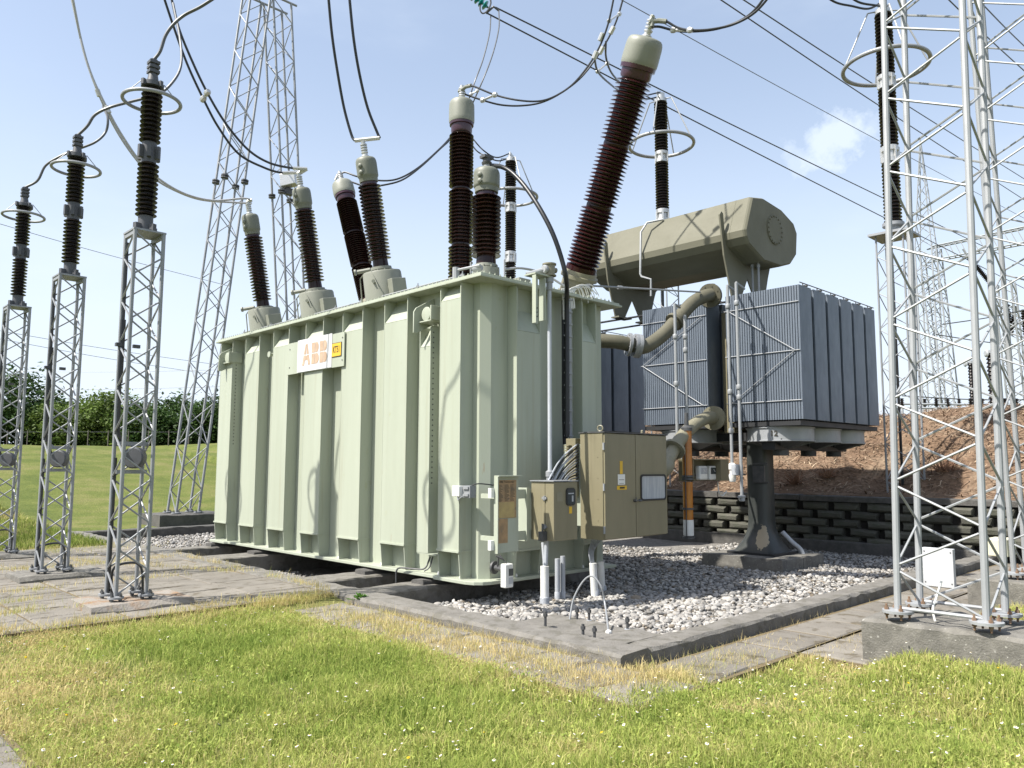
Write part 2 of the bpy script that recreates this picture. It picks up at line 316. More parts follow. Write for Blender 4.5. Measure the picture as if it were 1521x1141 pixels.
def tag(o, label=None, cat=None, group=None, kind=None):
    if label: o['label'] = label
    if cat: o['category'] = cat
    if group: o['group'] = group
    if kind: o['kind'] = kind
    return o
def thing(name, label, cat, loc, group=None):
    o = bpy.data.objects.new(name, None); COL.objects.link(o); o.location = tuple(map(float, loc)); o.empty_display_size = .2
    return tag(o, label, cat, group)
def dup(root, loc, label=None, rotz=None):
    r = root.copy(); COL.objects.link(r); r.location = tuple(map(float, loc))
    if rotz is not None: r.rotation_euler = (0, 0, rotz)
    if label: r['label'] = label
    for c in list(root.children):
        k = c.copy(); COL.objects.link(k); k.parent = r
        for g in list(c.children):
            q = g.copy(); COL.objects.link(q); q.parent = k
    return r
def spline(pts, n=8):
    P = [np.array(p, float) for p in pts]
    if len(P) < 3: return P
    Q = [2 * P[0] - P[1]] + P + [2 * P[-1] - P[-2]]; o = []
    for i in range(1, len(Q) - 2):
        a, b, c, d = Q[i - 1:i + 3]
        for k in range(n):
            t = k / n; o.append(.5 * ((2 * b) + (c - a) * t + (2 * a - 5 * b + 4 * c - d) * t * t + (3 * b - a - 3 * c + d) * t ** 3))
    o.append(P[-1]); return o
def raw_mesh(name, V, F, material, tone=None, parent=None, smooth=False):
    """V (n,3), F (m,k) numpy -> fast mesh"""
    me = bpy.data.meshes.new(name); k = F.shape[1]
    me.vertices.add(len(V)); me.vertices.foreach_set('co', np.ascontiguousarray(V, np.float32).ravel())
    me.loops.add(F.size); me.loops.foreach_set('vertex_index', np.ascontiguousarray(F, np.int32).ravel())
    me.polygons.add(len(F)); me.polygons.foreach_set('loop_start', np.arange(0, F.size, k, dtype=np.int32))
    me.update(calc_edges=True)
    if smooth: me.polygons.foreach_set('use_smooth', np.ones(len(F), bool))
    if tone is not None:
        a = me.attributes.new('tone', 'FLOAT_COLOR', 'POINT'); c = np.ones((len(V), 4), np.float32); c[:, :3] = tone; a.data.foreach_set('color', c.ravel())
    me.materials.append(M[material]); o = bpy.data.objects.new(name, me); COL.objects.link(o)
    if parent: o.parent = parent
    return o
def text_mesh(txt, size, name, material, parent, origin, ux, uy, bold=0.0, depth_=0.003, squeeze=1.0):
    cu = bpy.data.curves.new(name, 'FONT'); cu.body = txt; cu.size = size; cu.offset = bold; cu.extrude = depth_; cu.align_x = 'CENTER'; cu.align_y = 'CENTER'; cu.resolution_u = 3
    tmp = bpy.data.objects.new('tmp', cu); COL.objects.link(tmp); bpy.context.view_layer.update()
    me = bpy.data.meshes.new_from_object(tmp.evaluated_get(bpy.context.evaluated_depsgraph_get())); bpy.data.objects.remove(tmp, do_unlink=True)
    ux = np.array(ux, float); ux /= np.linalg.norm(ux); uy = np.array(uy, float); uy /= np.linalg.norm(uy); uz = np.cross(ux, uy); off = parent_loc(parent)
    for v in me.vertices:
        p = np.array(origin) + ux * v.co.x * squeeze + uy * v.co.y + uz * v.co.z; v.co = Vector(p) - off
    me.materials.clear(); me.materials.append(M[material]); o = bpy.data.objects.new(name, me); COL.objects.link(o); o.parent = parent
    return o
def fnoise(x, y, s=1.0, seed=0):
    r = np.random.default_rng(seed); t = 0
    for k in range(7):
        a = r.uniform(0, 6.28); f = s * (0.6 + 0.45 * k); t = t + np.sin((x * math.cos(a) + y * math.sin(a)) * f + r.uniform(0, 6.28) + 1.7 * np.sin((x * math.sin(a) - y * math.cos(a)) * f * .6 + r.uniform(0, 6.28))) / (1 + .25 * k)
    return t / 3.0

# ================================================================== SETTING
def sstep(t): t = np.clip(t, 0, 1); return t * t * (3 - 2 * t)
def ground_z(x, y):
    x = np.asarray(x, float); y = np.asarray(y, float)
    base = -0.11 - 0.085 * sstep((x - 5.0) / 1.2) * sstep((9.0 - y) / 1.0)
    base = base + 0.075 * sstep((y - 8.2) / 0.8) * sstep((6.2 - x) / .8)
    base = base + 0.15 * sstep((3.0 - y) / .45) * sstep((x - 6.0) / 1.0)
    rise = 2.75 * sstep((y - 20.5) / 30.0)
    base = base - 0.03 * ((x > 5.6) & (y > 3.5) & (y < 4.4)) - 0.03 * ((x > 7.2) & (y > 2.9) & (y <= 3.5))
    bump = 0.03 * fnoise(x, y, 1.3, 3) * sstep((np.hypot(x, y) - 1) / 3) * np.where((x > 5.3) & (y > 2.8) & (y < 4.5), .15, 1)
    return base + rise + bump * np.where((x > 4.4) & (x < 6.2) & (y < 22), .2, 1)
def hill_z(x, y):
    x = np.asarray(x, float); y = np.asarray(y, float)
    a = 0.98 + 1.95 * sstep((x - 16.6) / 4.6) ** .85
    far = np.maximum(ground_z(15.0, y) + .1, a)
    return far + 0.10 * fnoise(x, y, 1.9, 5) * sstep((x - 16.7) / .8) + .05 * fnoise(x, y, 5, 6) * sstep((x - 16.7) / .8)
def sheet(name, xs, ys, zf, material, hole=None, skirt=False):
    xs = np.array(sorted(set(np.round(xs, 4)))); ys = np.array(sorted(set(np.round(ys, 4))))
    X, Y = np.meshgrid(xs, ys); Z = zf(X, Y); V = np.stack([X.ravel(), Y.ravel(), Z.ravel()], 1); nx = len(xs)
    F = []
    for j in range(len(ys) - 1):
        for i in range(nx - 1):
            cx, cy = (xs[i] + xs[i + 1]) / 2, (ys[j] + ys[j + 1]) / 2
            if hole and hole(cx, cy): continue
            a = j * nx + i; F.append((a, a + 1, a + 1 + nx, a + nx))
    if skirt:
        o = len(V); B = np.stack([np.full(len(ys), xs[0]), ys, np.full(len(ys), -.4)], 1); V = np.vstack([V, B])
        for j in range(len(ys) - 1): F.append((j * nx, (j + 1) * nx, o + j + 1, o + j))
    return tag(raw_mesh(name, V, np.array(F), material, smooth=True), kind='structure')
def span(a, b, n): return list(np.linspace(a, b, n))
HX0, HX1, HY0, HY1 = 5.6, 16.5, 4.42, 20.7
lx = span(-300, -30, 12) + span(-30, -4, 14) + span(-4, 16.66, 70) + [HX0, HX1]
ly = span(-120, -4, 14) + span(-4, 24, 80) + span(24, 56, 26) + span(56, 420, 14) + [HY0, HY1]
sheet('lawn', lx, ly, ground_z, 'lawn', hole=lambda x, y: HX0 < x < HX1 and HY0 < y < HY1)
hx = span(16.66, 21.4, 34); hy = span(-60, -8, 12) + span(-8, 26, 130) + span(26, 420, 24)
sheet('mulch_bank', hx, [v for v in hy if v < 18.5] + [18.5], hill_z, 'mulch', skirt=True)
sheet('grass_bank', hx, [18.5] + [v for v in hy if v > 18.5], hill_z, 'lawn', skirt=True)
sheet('plateau', span(21.4, 40, 8) + span(40, 420, 10), hy, hill_z, 'plateau')

# gravel bed floor
gb = sheet('gravel_bed', span(5.5, 16.6, 60), span(4.4, 20.9, 80), lambda x, y: -0.21 - 0.13 * sstep((y - 8.0) / .5) * sstep((15.2 - y) / .4 + 1) * sstep((10 - x) / .6) + .02 * fnoise(x, y, 2.5, 8) - 0.03 * sstep((y - 15.3) / .5) * sstep((10 - x) / .6), 'gravelbase')
def gravel_z(x, y):
    return -0.21 - 0.13 * sstep((y - 8.0) / .5) * sstep((15.2 - y) / .4 + 1) * sstep((10 - x) / .6) + .02 * fnoise(x, y, 2.5, 8) - 0.03 * sstep((y - 15.3) / .5) * sstep((10 - x) / .6)

def rough_bar(mb, p0, p1, w, z0, z1, step=.16, j=.006, ch=.02, seed=0):
    """horizontal concrete bar with chamfered uneven top edges; w is its width to the left/right of the line p0-p1"""
    r = np.random.default_rng(seed); p0 = np.array([*p0, 0.0]); p1 = np.array([*p1, 0.0]); L = np.linalg.norm(p1 - p0); t = (p1 - p0) / L; nrm = np.array([-t[1], t[0], 0]); n = max(2, int(L / step) + 1)
    ring = [(-w / 2, z0), (w / 2, z0), (w / 2, z1 - ch), (w / 2 - ch, z1), (-w / 2 + ch, z1), (-w / 2, z1 - ch)]
    vs = []
    for i in range(n):
        c = p0 + (p1 - p0) * i / (n - 1)
        for k, (a, z) in enumerate(ring):
            jj = r.normal(0, j, 2) if k > 1 else (0, 0)
            vs.append(c + nrm * (a + jj[0]) + np.array([0, 0, z + jj[1] * .7]))
    q = len(ring); fs = [(i * q + k, i * q + (k + 1) % q, (i + 1) * q + (k + 1) % q, (i + 1) * q + k) for i in range(n - 1) for k in range(q)]
    fs += [tuple(range(q - 1, -1, -1)), tuple(range((n - 1) * q, n * q))]
    mb.add(vs, fs); return mb

pk = thing('pit_kerb', 'low grey concrete kerb and cross beams framing the gravel pit under the transformer', 'kerb', (5.65, 8, 0))
rough_bar(MB(), (5.64, 4.27), (5.64, 20.9), .42, -.7, 0.0, j=.008, ch=.03, seed=1).build('kerb_run', 'concrete', pk)
rough_bar(MB(), (5.86, 4.42), (16.5, 4.42), .31, -.7, -0.012, j=.008, ch=.03, seed=2).build('kerb_run', 'concrete', pk)
rough_bar(MB(), (5.86, 20.75), (12.0, 20.75), .32, -.7, -0.006, seed=3).build('kerb_run', 'concrete_dark', pk)
rough_bar(MB(), (16.45, 4.6), (16.45, 20.5), .26, -.7, 0.05, seed=4).build('kerb_run', 'concrete_dark', pk)
for i, (y, w) in enumerate(((8.66, .55), (10.05, .6), (13.58, .6), (15.4, .42))):
    rough_bar(MB(), (5.86, y), (10.0, y), w, -.7, -0.008, seed=10 + i).build('cross_beam', 'concrete', pk)
rough_bar(MB(), (6.2, 4.6), (6.2, 6.05), .72, -.6, -0.03, j=.012, ch=.05, seed=20).build('corner_pad', 'concrete', pk)

# paving: slabs one by one on a bed of soil
def slab_mesh(lx_, ly_, th, seed):
    r = np.random.default_rng(seed); c = .018; vs = []
    for (sx, sy) in ((-1, -1), (1, -1), (1, 1), (-1, 1)): vs.append((sx * lx_ / 2, sy * ly_ / 2, -th))
    for (sx, sy) in ((-1, -1), (1, -1), (1, 1), (-1, 1)): vs.append((sx * lx_ / 2 + r.normal(0, .004), sy * ly_ / 2 + r.normal(0, .004), -c))
    for (sx, sy) in ((-1, -1), (1, -1), (1, 1), (-1, 1)): vs.append((sx * (lx_ / 2 - c - abs(r.normal(0, .006))), sy * (ly_ / 2 - c - abs(r.normal(0, .006))), r.normal(0, .002)))
    fs = [(8, 9, 10, 11)] + [(a, (a + 1) % 4, 4 + (a + 1) % 4, 4 + a) for a in range(4)] + [(4 + a, 4 + (a + 1) % 4, 8 + (a + 1) % 4, 8 + a) for a in range(4)]
    me = bpy.data.meshes.new('paving_slab'); me.from_pydata(vs, [], fs); me.materials.append(M['slab']); me.update(); return me
def pave(name, x0, y0, nx, ny, sx, sy, z, seed, skip=None, stagger=0.0):
    b = MB(); b.box((x0 - .03, y0 - .03, z - .16), (x0 + nx * sx + .03, y0 + ny * sy + .03, z - .012)); bed = tag(b.build(name, 'joint'), kind='structure')
    ms = [slab_mesh(sx - .014, sy - .014, .06, seed + i) for i in range(6)]; r = random.Random(seed)
    for j in range(ny):
        for i in range(nx):
            x, y = x0 + (i + .5) * sx + (stagger * sx if j % 2 else 0), y0 + (j + .5) * sy
            if i == nx - 1 and stagger and j % 2: continue
            if skip and skip(x, y): continue
            o = bpy.data.objects.new('paving_slab', ms[r.randrange(6)]); COL.objects.link(o); o.parent = bed
            o.location = (x, y, z + r.uniform(-.007, .005)); o.rotation_euler = (r.gauss(0, .006), r.gauss(0, .006), r.choice((0, math.pi)) + r.gauss(0, .004))
    return bed
pave('paving', .6, 8.86, 6, 14, .8, .58, 0.0, 100, stagger=.0)
pave('side_path', 5.5, 3.58, 13, 1, .86, .62, -.135, 200)
pave('side_path', 7.22, 2.94, 11, 1, .86, .62, -.135, 220)
pave('edge_path', 4.62, 3.48, 1, 10, .78, .52, -.085, 300)
pave('entry_path', -.9, 2.6, 3, 8, .72, .5, -.065, 400)

# retaining wall of staggered blocks
rw = thing('retaining_wall', 'dark mossy retaining wall of staggered concrete blocks holding back the mulch bank', 'wall', (16.6, 6, 0))
MB().box((16.56, -8, -.35), (16.72, 22, .9)).build('backing_soil', 'wallback', rw)
def block_mesh(seed):
    r = np.random.default_rng(seed); b = MB(); hx_, hy_, hz_ = .17, .27, .083
    vs = []
    for (x, z) in ((-hx_, -hz_), (hx_, -hz_), (hx_, hz_), (-hx_, hz_)):
        pass
    prof = [(-.08, -hz_), (.17, -hz_), (.17, hz_), (-.10, hz_), (-.155, hz_ * .45), (-.155, -hz_ * .5)]
    for sgn in (-1, 1):
        for (x, z) in prof: vs.append((x + r.normal(0, .006), sgn * (hy_ - (.03 if x < -.12 else 0)) + r.normal(0, .006), z + r.normal(0, .005)))
    k = len(prof); fs = [tuple(range(k)), tuple(range(2 * k - 1, k - 1, -1))] + [(i, k + i, k + (i + 1) % k, (i + 1) % k) for i in range(k)]
    me = bpy.data.meshes.new('block'); me.from_pydata(vs, [], fs); me.materials.append(M['wallblock']); me.update(); return me
bms = [block_mesh(i) for i in range(8)]
rr = random.Random(5)
for row in range(5):
    for i in range(40):
        y = -7.5 + i * .69 + (.345 if row % 2 else 0) + rr.gauss(0, .012)
        if y > 17.5: continue
        o = bpy.data.objects.new('block', bms[rr.randrange(8)]); COL.objects.link(o); o.parent = rw
        o.location = (16.5 - 16.6 + row * .022 + rr.gauss(0, .008), y - 6, -.02 + row * .172 + .08); o.rotation_euler = (rr.gauss(0, .015), rr.gauss(0, .02), rr.gauss(0, .02))
for i in range(15): rough_bar(MB(), (16.62, -8 + 2 * i + .01), (16.62, -6 + 2 * i - .01), .36, .86 + rr.uniform(-.01, .01), .985 + rr.uniform(-.012, .012), seed=60 + i).build('coping', 'concrete_dark', rw)

# ------------------------------------------------------------------ bark chips on the bank
def chips():
    n = 15000; r = np.random.default_rng(3)
    x = 16.75 + 4.8 * r.random(n) ** .9; y = r.uniform(-4, 15, n); z = hill_z(x, y)
    patch = fnoise(x, y, 2.2, 9) > -.5
    L = np.where(patch, r.gamma(3, .035, n) + .03, r.gamma(2, .02, n) + .02); W = r.uniform(.006, .022, n) * np.where(r.random(n) < .04, 1.8, 1); L = np.where(r.random(n) < .03, L * 3.5, L)
    a = r.uniform(0, 6.28, n); pit = r.normal(0, .35, n)
    t = np.stack([np.cos(a) * np.cos(pit), np.sin(a) * np.cos(pit), np.sin(pit)], 1); s = np.stack([-np.sin(a), np.cos(a), np.zeros(n)], 1); u = np.cross(t, s)
    c = np.stack([x, y, z + .02 + .02 * r.random(n)], 1)
    P = [c + t * (L / 2)[:, None] * i + s * (W / 2)[:, None] * j + u * (W / 3)[:, None] * k for (i, j, k) in ((-1, -1, 0), (1, -1, .2), (1, 1, 0), (-1, 1, .2), (-1, 0, 1), (1, 0, 1))]
    V = np.stack(P, 1).reshape(-1, 3); b = (np.arange(n) * 6)[:, None]
    F = np.concatenate([b + np.array(q) for q in ((0, 1, 5, 4), (1, 2, 5, 5), (2, 3, 4, 5), (3, 0, 4, 4))], 0)
    F = np.concatenate([np.concatenate([b + np.array(q) for q in ((0, 1, 5), (0, 5, 4), (1, 2, 5), (2, 3, 4), (2, 4, 5), (3, 0, 4))], 0)], 0)
    tone = np.array([0.175, .118, .080]) * r.uniform(.5, 1.5, n)[:, None]; pale = r.random(n) < .22; tone[pale] = np.array([.44, .34, .235]) * r.uniform(.7, 1.15, pale.sum())[:, None]
    o = raw_mesh('bark_chips', V, F, 'bark_chip', np.repeat(tone, 6, 0)); tag(o, 'brown bark chips and twigs scattered over the bank behind the wall', 'bark chips', kind='stuff')
chips()
# dry brush tufts on the bank
def brush(x, y, s, seed, label):
    r = np.random.default_rng(seed); b = MB(); z = float(hill_z(x, y))
    for _ in range(70):
        a = r.uniform(0, 6.28); e = r.uniform(.25, 1.3); L = s * r.uniform(.4, 1)
        p = np.array([x + r.normal(0, .08 * s), y + r.normal(0, .12 * s), z - .02]); q = p + L * np.array([math.cos(a) * math.cos(e), math.sin(a) * math.cos(e), math.sin(e)])
        m_ = (p + q) / 2 + r.normal(0, .04 * s, 3); b.tube([p, m_, q], [.009, .007, .003], 4)
    o = b.build('dry_brush', mat('dry_twig_%d' % seed, (0.17, .085, .05), .9, col2=(.25, .15, .09), scale=5)); o.location = (0, 0, 0); tag(o, label, 'brush', 'dry brush heaps on the bark bank')
c = PX(1395, 660, 17.6); brush(17.9, c[1], .55, 1, 'spiky heap of dry brown twigs on the bark bank behind the pale lattice tower')
c = PX(1222, 675, 17.4); brush(17.6, c[1], .38, 2, 'small heap of dry red twigs on the bark bank right of the cooler column')
brush(17.3, 8.5, .45, 3, 'low heap of red brown twigs on the bank left of the cooler column')

# ------------------------------------------------------------------ gravel stones
def ico(sub):
    t = (1 + 5 ** .5) / 2; v = [(-1, t, 0), (1, t, 0), (-1, -t, 0), (1, -t, 0), (0, -1, t), (0, 1, t), (0, -1, -t), (0, 1, -t), (t, 0, -1), (t, 0, 1), (-t, 0, -1), (-t, 0, 1)]
    v = [np.array(p) / np.linalg.norm(p) for p in v]
    f = [(0, 11, 5), (0, 5, 1), (0, 1, 7), (0, 7, 10), (0, 10, 11), (1, 5, 9), (5, 11, 4), (11, 10, 2), (10, 7, 6), (7, 1, 8), (3, 9, 4), (3, 4, 2), (3, 2, 6), (3, 6, 8), (3, 8, 9), (4, 9, 5), (2, 4, 11), (6, 2, 10), (8, 6, 7), (9, 8, 1)]
    for _ in range(sub):
        c = {}; g = []
        def mid(a, b):
            k = (min(a, b), max(a, b))
            if k not in c: p = v[a] + v[b]; v.append(p / np.linalg.norm(p)); c[k] = len(v) - 1
            return c[k]
        for (a, b_, d) in f:
            x, y, z = mid(a, b_), mid(b_, d), mid(d, a); g += [(a, x, z), (b_, y, x), (d, z, y), (x, y, z)]
        f = g
    return np.array(v), np.array(f)
def stone_variants(sub, n, seed):
    r = np.random.default_rng(seed); V, F = ico(sub); o = []
    for _ in range(n):
        d = np.ones(len(V))
        for _k in range(5): w = r.normal(0, 1, 3); w /= np.linalg.norm(w); d = np.minimum(d, r.uniform(.62, .9) / np.maximum(V @ w, .05))
        P = V * d[:, None] * np.array([1, r.uniform(.65, .95), r.uniform(.45, .75)]); o.append(P)
    return o, F
def gravel():
    r = np.random.default_rng(21)
    P = []
    def fill(x0, x1, y0, y1, sp):
        n = int((x1 - x0) * (y1 - y0) / sp ** 2 * 1.25); P.append(np.stack([r.uniform(x0, x1, n), r.uniform(y0, y1, n)], 1))
    fill(5.86, 9.5, 4.6, 8.4, .044); fill(9.5, 16.3, 4.6, 9.6, .056); fill(5.86, 7.2, 8.9, 9.75, .055); fill(5.86, 7.2, 10.35, 13.3, .058); fill(5.86, 9.5, 15.6, 20.6, .07); fill(9.4, 14.2, 9.6, 13.0, .09)
    P = np.vstack(P)
    P = P[~((P[:, 0] < 6.5) & (P[:, 1] < 6.0))]; P = P[~((abs(P[:, 0] - 13.4) < .95) & (abs(P[:, 1] - 7.25) < .8))]
    z = gravel_z(P[:, 0], P[:, 1]); dd = depth(P[:, 0], P[:, 1]); size = np.where(dd < 9, .0245, .030) * np.exp(r.normal(0, .28, len(P)))
    lift = size * .25 + np.abs(r.normal(0, .012, len(P)))
    C = np.stack([P[:, 0], P[:, 1], z + lift], 1)
    vis = (P[:, 1] < 7.4)
    order = np.argsort(np.where(vis, size / np.maximum(dd, 1), 0))[::-1]
    big = [i for i in order if vis[i] and dd[i] < 10.5][:296]
    sv, sf = stone_variants(2, 8, 1); meshes = []
    for k in range(8):
        me = bpy.data.meshes.new('stone'); me.from_pydata([tuple(p) for p in sv[k]], [], [tuple(map(int, f)) for f in sf]); me.polygons.foreach_set('use_smooth', [True] * len(sf)); me.materials.append(M['stone']); me.update(); meshes.append(me)
    for i in big:
        o = bpy.data.objects.new('stone', meshes[int(r.integers(8))]); COL.objects.link(o); o.parent = gb; o.location = C[i]; s = size[i] * 1.08; o.scale = (s, s, s); o.rotation_euler = (r.normal(0, .3), r.normal(0, .3), r.uniform(0, 6.28))
    rest = np.setdiff1d(np.arange(len(C)), big)
    Vs, Fs, Ts, off = [], [], [], 0
    for sub, sel in ((1, rest[dd[rest] < 11.5]), (0, rest[dd[rest] >= 11.5])):
        sv, sf = stone_variants(sub, 10, 2 + sub)
        for k in range(10):
            id_ = sel[k::10]; n = len(id_)
            if not n: continue
            a = r.uniform(0, 6.28, n); ca, sa = np.cos(a), np.sin(a); b = sv[k]
            tx = r.normal(0, .25, n)
            X = b[None, :, 0] * ca[:, None] - b[None, :, 1] * sa[:, None]; Y = b[None, :, 0] * sa[:, None] + b[None, :, 1] * ca[:, None]; Z = b[None, :, 2] + X * tx[:, None]
            s = size[id_][:, None]; V = np.stack([X * s + C[id_, 0:1], Y * s + C[id_, 1:2], Z * s + C[id_, 2:3]], 2).reshape(-1, 3)
            F = (sf[None] + (np.arange(n) * len(b))[:, None, None] + off).reshape(-1, 3); off += len(V)
            tone = np.array([.31, .298, .28]) * r.uniform(.42, 1.3, n)[:, None] * np.array([1, 1, 1]) + r.normal(0, .02, (n, 1)) * np.array([1.2, 1, .75]); tone = np.where(r.random((n, 1)) < .10, tone * np.array([.62, .56, .48]), tone); tone = np.clip(tone, .04, .6)
            Vs.append(V); Fs.append(F); Ts.append(np.repeat(tone, len(b), 0))
    o = raw_mesh('gravel', np.vstack(Vs), np.vstack(Fs), 'pebbles', np.vstack(Ts), smooth=True); o.parent = gb; tag(o, kind='stuff')
gravel()

# ------------------------------------------------------------------ grass
def paved(x, y):
    p = (y > 8.8 + .06 * fnoise(x, x, 4, 31)) & (x < 5.45) & (x > .55) & (y < 17.0)
    q = (x > 5.40) & (y > 4.22)
    s = (y > 3.10 + .12 * fnoise(x, y, 2.2, 32) + .55 * sstep((7.5 - x) / .7)) & (x > 5.4) & (y <= 4.3)
    e = (x > 4.74 + .16 * fnoise(y, y, 2.5, 33)) & (x <= 5.45) & (y > 3.72 + .1 * fnoise(x, x, 4, 35)) & (y < 8.75)
    n = (x < 1.22 + .12 * fnoise(y, y, 3, 34)) & (x > -1) & (y > 2.6) & (y < 6.5)
    pl = (x > 7.36) & (x < 8.35) & (y > 1.6) & (y < 3.06)
    return p | q | s | e | n | pl
def grass_colour(x, y, r, dry_bias=0.0):
    n = len(x); k = .47 + .26 * fnoise(x, y, 1.1, 41) + .16 * fnoise(x, y, 4, 42) + r.normal(0, .2, n) + dry_bias
    green = np.array([.185, .255, .052]); lime = np.array([.37, .415, .11]); straw = np.array([.56, .465, .235])
    k = np.clip(k, 0, 1)[:, None]
    c = np.where(k < .5, green + (lime - green) * k * 2, lime + (straw - lime) * (k - .5) * 2)
    return np.clip(c * r.uniform(.84, 1.3, n)[:, None], .01, .8)
def blades(name, x, y, h, w, r, tone, label, cat, zoff=0.0, flop=.35):
    n = len(x); z = ground_z(x, y) + zoff - .01
    a = r.uniform(0, 6.28, n); la = r.uniform(0, 6.28, n); lean = np.abs(r.normal(0, flop, n)) * h
    s = np.stack([np.cos(a), np.sin(a), np.zeros(n)], 1); l = np.stack([np.cos(la), np.sin(la), np.zeros(n)], 1)
    c = np.stack([x, y, z], 1); m_ = c + l * (lean * .35)[:, None]; m_[:, 2] += h * .6; t = c + l * lean[:, None]; t[:, 2] += h * np.sqrt(np.clip(1 - (lean / h) ** 2 * .4, .2, 1))
    hw = (w / 2)[:, None]
    V = np.stack([c - s * hw, c + s * hw, m_ + s * hw * .8, m_ - s * hw * .8, t], 1).reshape(-1, 3)
    b = (np.arange(n) * 5)[:, None]; F = np.concatenate([b + np.array(q) for q in ((0, 1, 2), (0, 2, 3), (3, 2, 4))], 0)
    o = raw_mesh(name, V, F, 'blade', np.repeat(tone, 5, 0)); return tag(o, label, cat, kind='stuff')
def near_grass():
    r = np.random.default_rng(51); N = 620000
    d = 3.3 + 8.2 * r.random(N) ** 1.25; lat = r.uniform(-.72, .72, N) * d
    x = F0[0] * d + R0[0] * lat; y = F0[1] * d + R0[1] * lat
    ok = ~paved(x, y) & (r.random(N) < np.clip(.62 + .5 * fnoise(x, y, 3.2, 52), .12, 1)); x, y, d = x[ok], y[ok], d[ok]
    edge = np.exp(-np.clip(np.minimum.reduce([np.abs(y - 8.7), np.abs(x - 4.7) + 9 * (y < 4), np.abs(y - 3.0) + 9 * (x < 5)]), 0, 9) / .3)
    leftdry = .45 * sstep((2.9 - x) / 1.2) * sstep((y - 4.5) / 2.0)
    tone = grass_colour(x, y, r, edge * .5 + leftdry - .02 + .16 * fnoise(x, y, 6.5, 55))
    h = np.clip(.035 + .028 * (1 + fnoise(x, y, 1.6, 53)) + .022 * np.clip(fnoise(x, y, 7, 54), -.6, 1.2) + r.gamma(1.5, .012, len(x)), .018, .15) * (1 - .35 * edge)
    blades('grass', x, y, h, r.uniform(.0028, .006, len(x)) * (1 + d * .06), r, tone, 'uneven yellow green meadow grass in the foreground', 'grass', flop=.75)
    k = r.random(len(x)) < .16; xs_, ys_ = x[k], y[k]; n = len(xs_); z = ground_z(xs_, ys_) + r.uniform(.005, .06, n)
    a = r.uniform(0, 6.28, n); ti_ = r.normal(0, .45, (n, 2)); s_ = r.uniform(.006, .014, n)[:, None]; u = np.stack([np.cos(a), np.sin(a), ti_[:, 0]], 1); w = np.stack([-np.sin(a), np.cos(a), ti_[:, 1]], 1) * .75; c = np.stack([xs_, ys_, z], 1)
    V = np.stack([c - u * s_, c - w * s_, c + u * s_, c + w * s_], 1).reshape(-1, 3); F = (np.arange(n) * 4)[:, None] + np.array((0, 1, 2, 3))
    tag(raw_mesh('clover', V, F, 'blade', np.repeat(np.clip(grass_colour(xs_, ys_, r, -.25), .01, .8), 4, 0)), 'small low clover leaves mixed into the foreground grass', 'clover', kind='stuff')
near_grass()
def straw_edges():
    r = np.random.default_rng(61); X, Y, Z = [], [], []
    def strip(x0, y0, x1, y1, w, n, zo):
        t = r.random(n); X.append(x0 + (x1 - x0) * t + r.normal(0, w, n)); Y.append(y0 + (y1 - y0) * t + r.normal(0, w, n)); Z.append(np.full(n, zo))
    strip(5.38, 4.15, 5.38, 8.7, .05, 5200, .02); strip(5.5, 4.2, 8.2, 4.2, .035, 2600, .0); strip(8.2, 4.2, 12, 4.2, .03, 700, 0); strip(4.85, 3.8, 4.85, 7.0, .12, 1500, .02); strip(1, 8.82, 5.3, 8.82, .06, 3600, .06)
    strip(5.3, 8.7, 5.45, 14, .05, 1600, .1); strip(5.3, 3.85, 7.0, 3.8, .12, 1600, .03); strip(1.5, 13.6, 5.3, 13.6, .12, 2200, .1); strip(2.2, 11.2, 4.5, 11.3, .1, 900, .1); strip(3.5, 16.6, 5.2, 16.8, .6, 3500, .06); strip(4.6, 3.9, 4.6, 6.5, .1, 1500, .0); strip(4.3, 8.7, 5.42, 8.72, .05, 3200, .03); strip(5.5, 3.92, 7.6, 3.9, .13, 4200, .05); strip(4.98, 3.9, 4.98, 8.5, .16, 6500, .03); strip(5.2, 3.85, 6.6, 3.75, .16, 4500, .04); strip(1.2, 9.6, 3.0, 9.7, .10, 1300, .1); strip(3.8, 14.5, 5.2, 11, .08, 1300, .1); strip(.8, 10.4, 3.0, 10.45, .06, 900, .1); strip(7.0, 3.45, 8.6, 3.3, .12, 1800, .04); strip(5.6, 4.22, 9.5, 4.22, .03, 2400, .03)
    x, y, zo = np.concatenate(X), np.concatenate(Y), np.concatenate(Z); n = len(x)
    k = (fnoise(x, y, 3.5, 62) + r.normal(0, .3, n)) > -.25; x, y, zo = x[k], y[k], zo[k]; n = len(x)
    tone = grass_colour(x, y, r, .5); h = r.gamma(2.4, .016, n) + .012
    blades('dry_grass', x, y, h, r.uniform(.003, .006, n), r, tone, 'straw coloured dry grass along the kerbs and slab joints', 'dry grass', zoff=zo, flop=.55)
straw_edges()
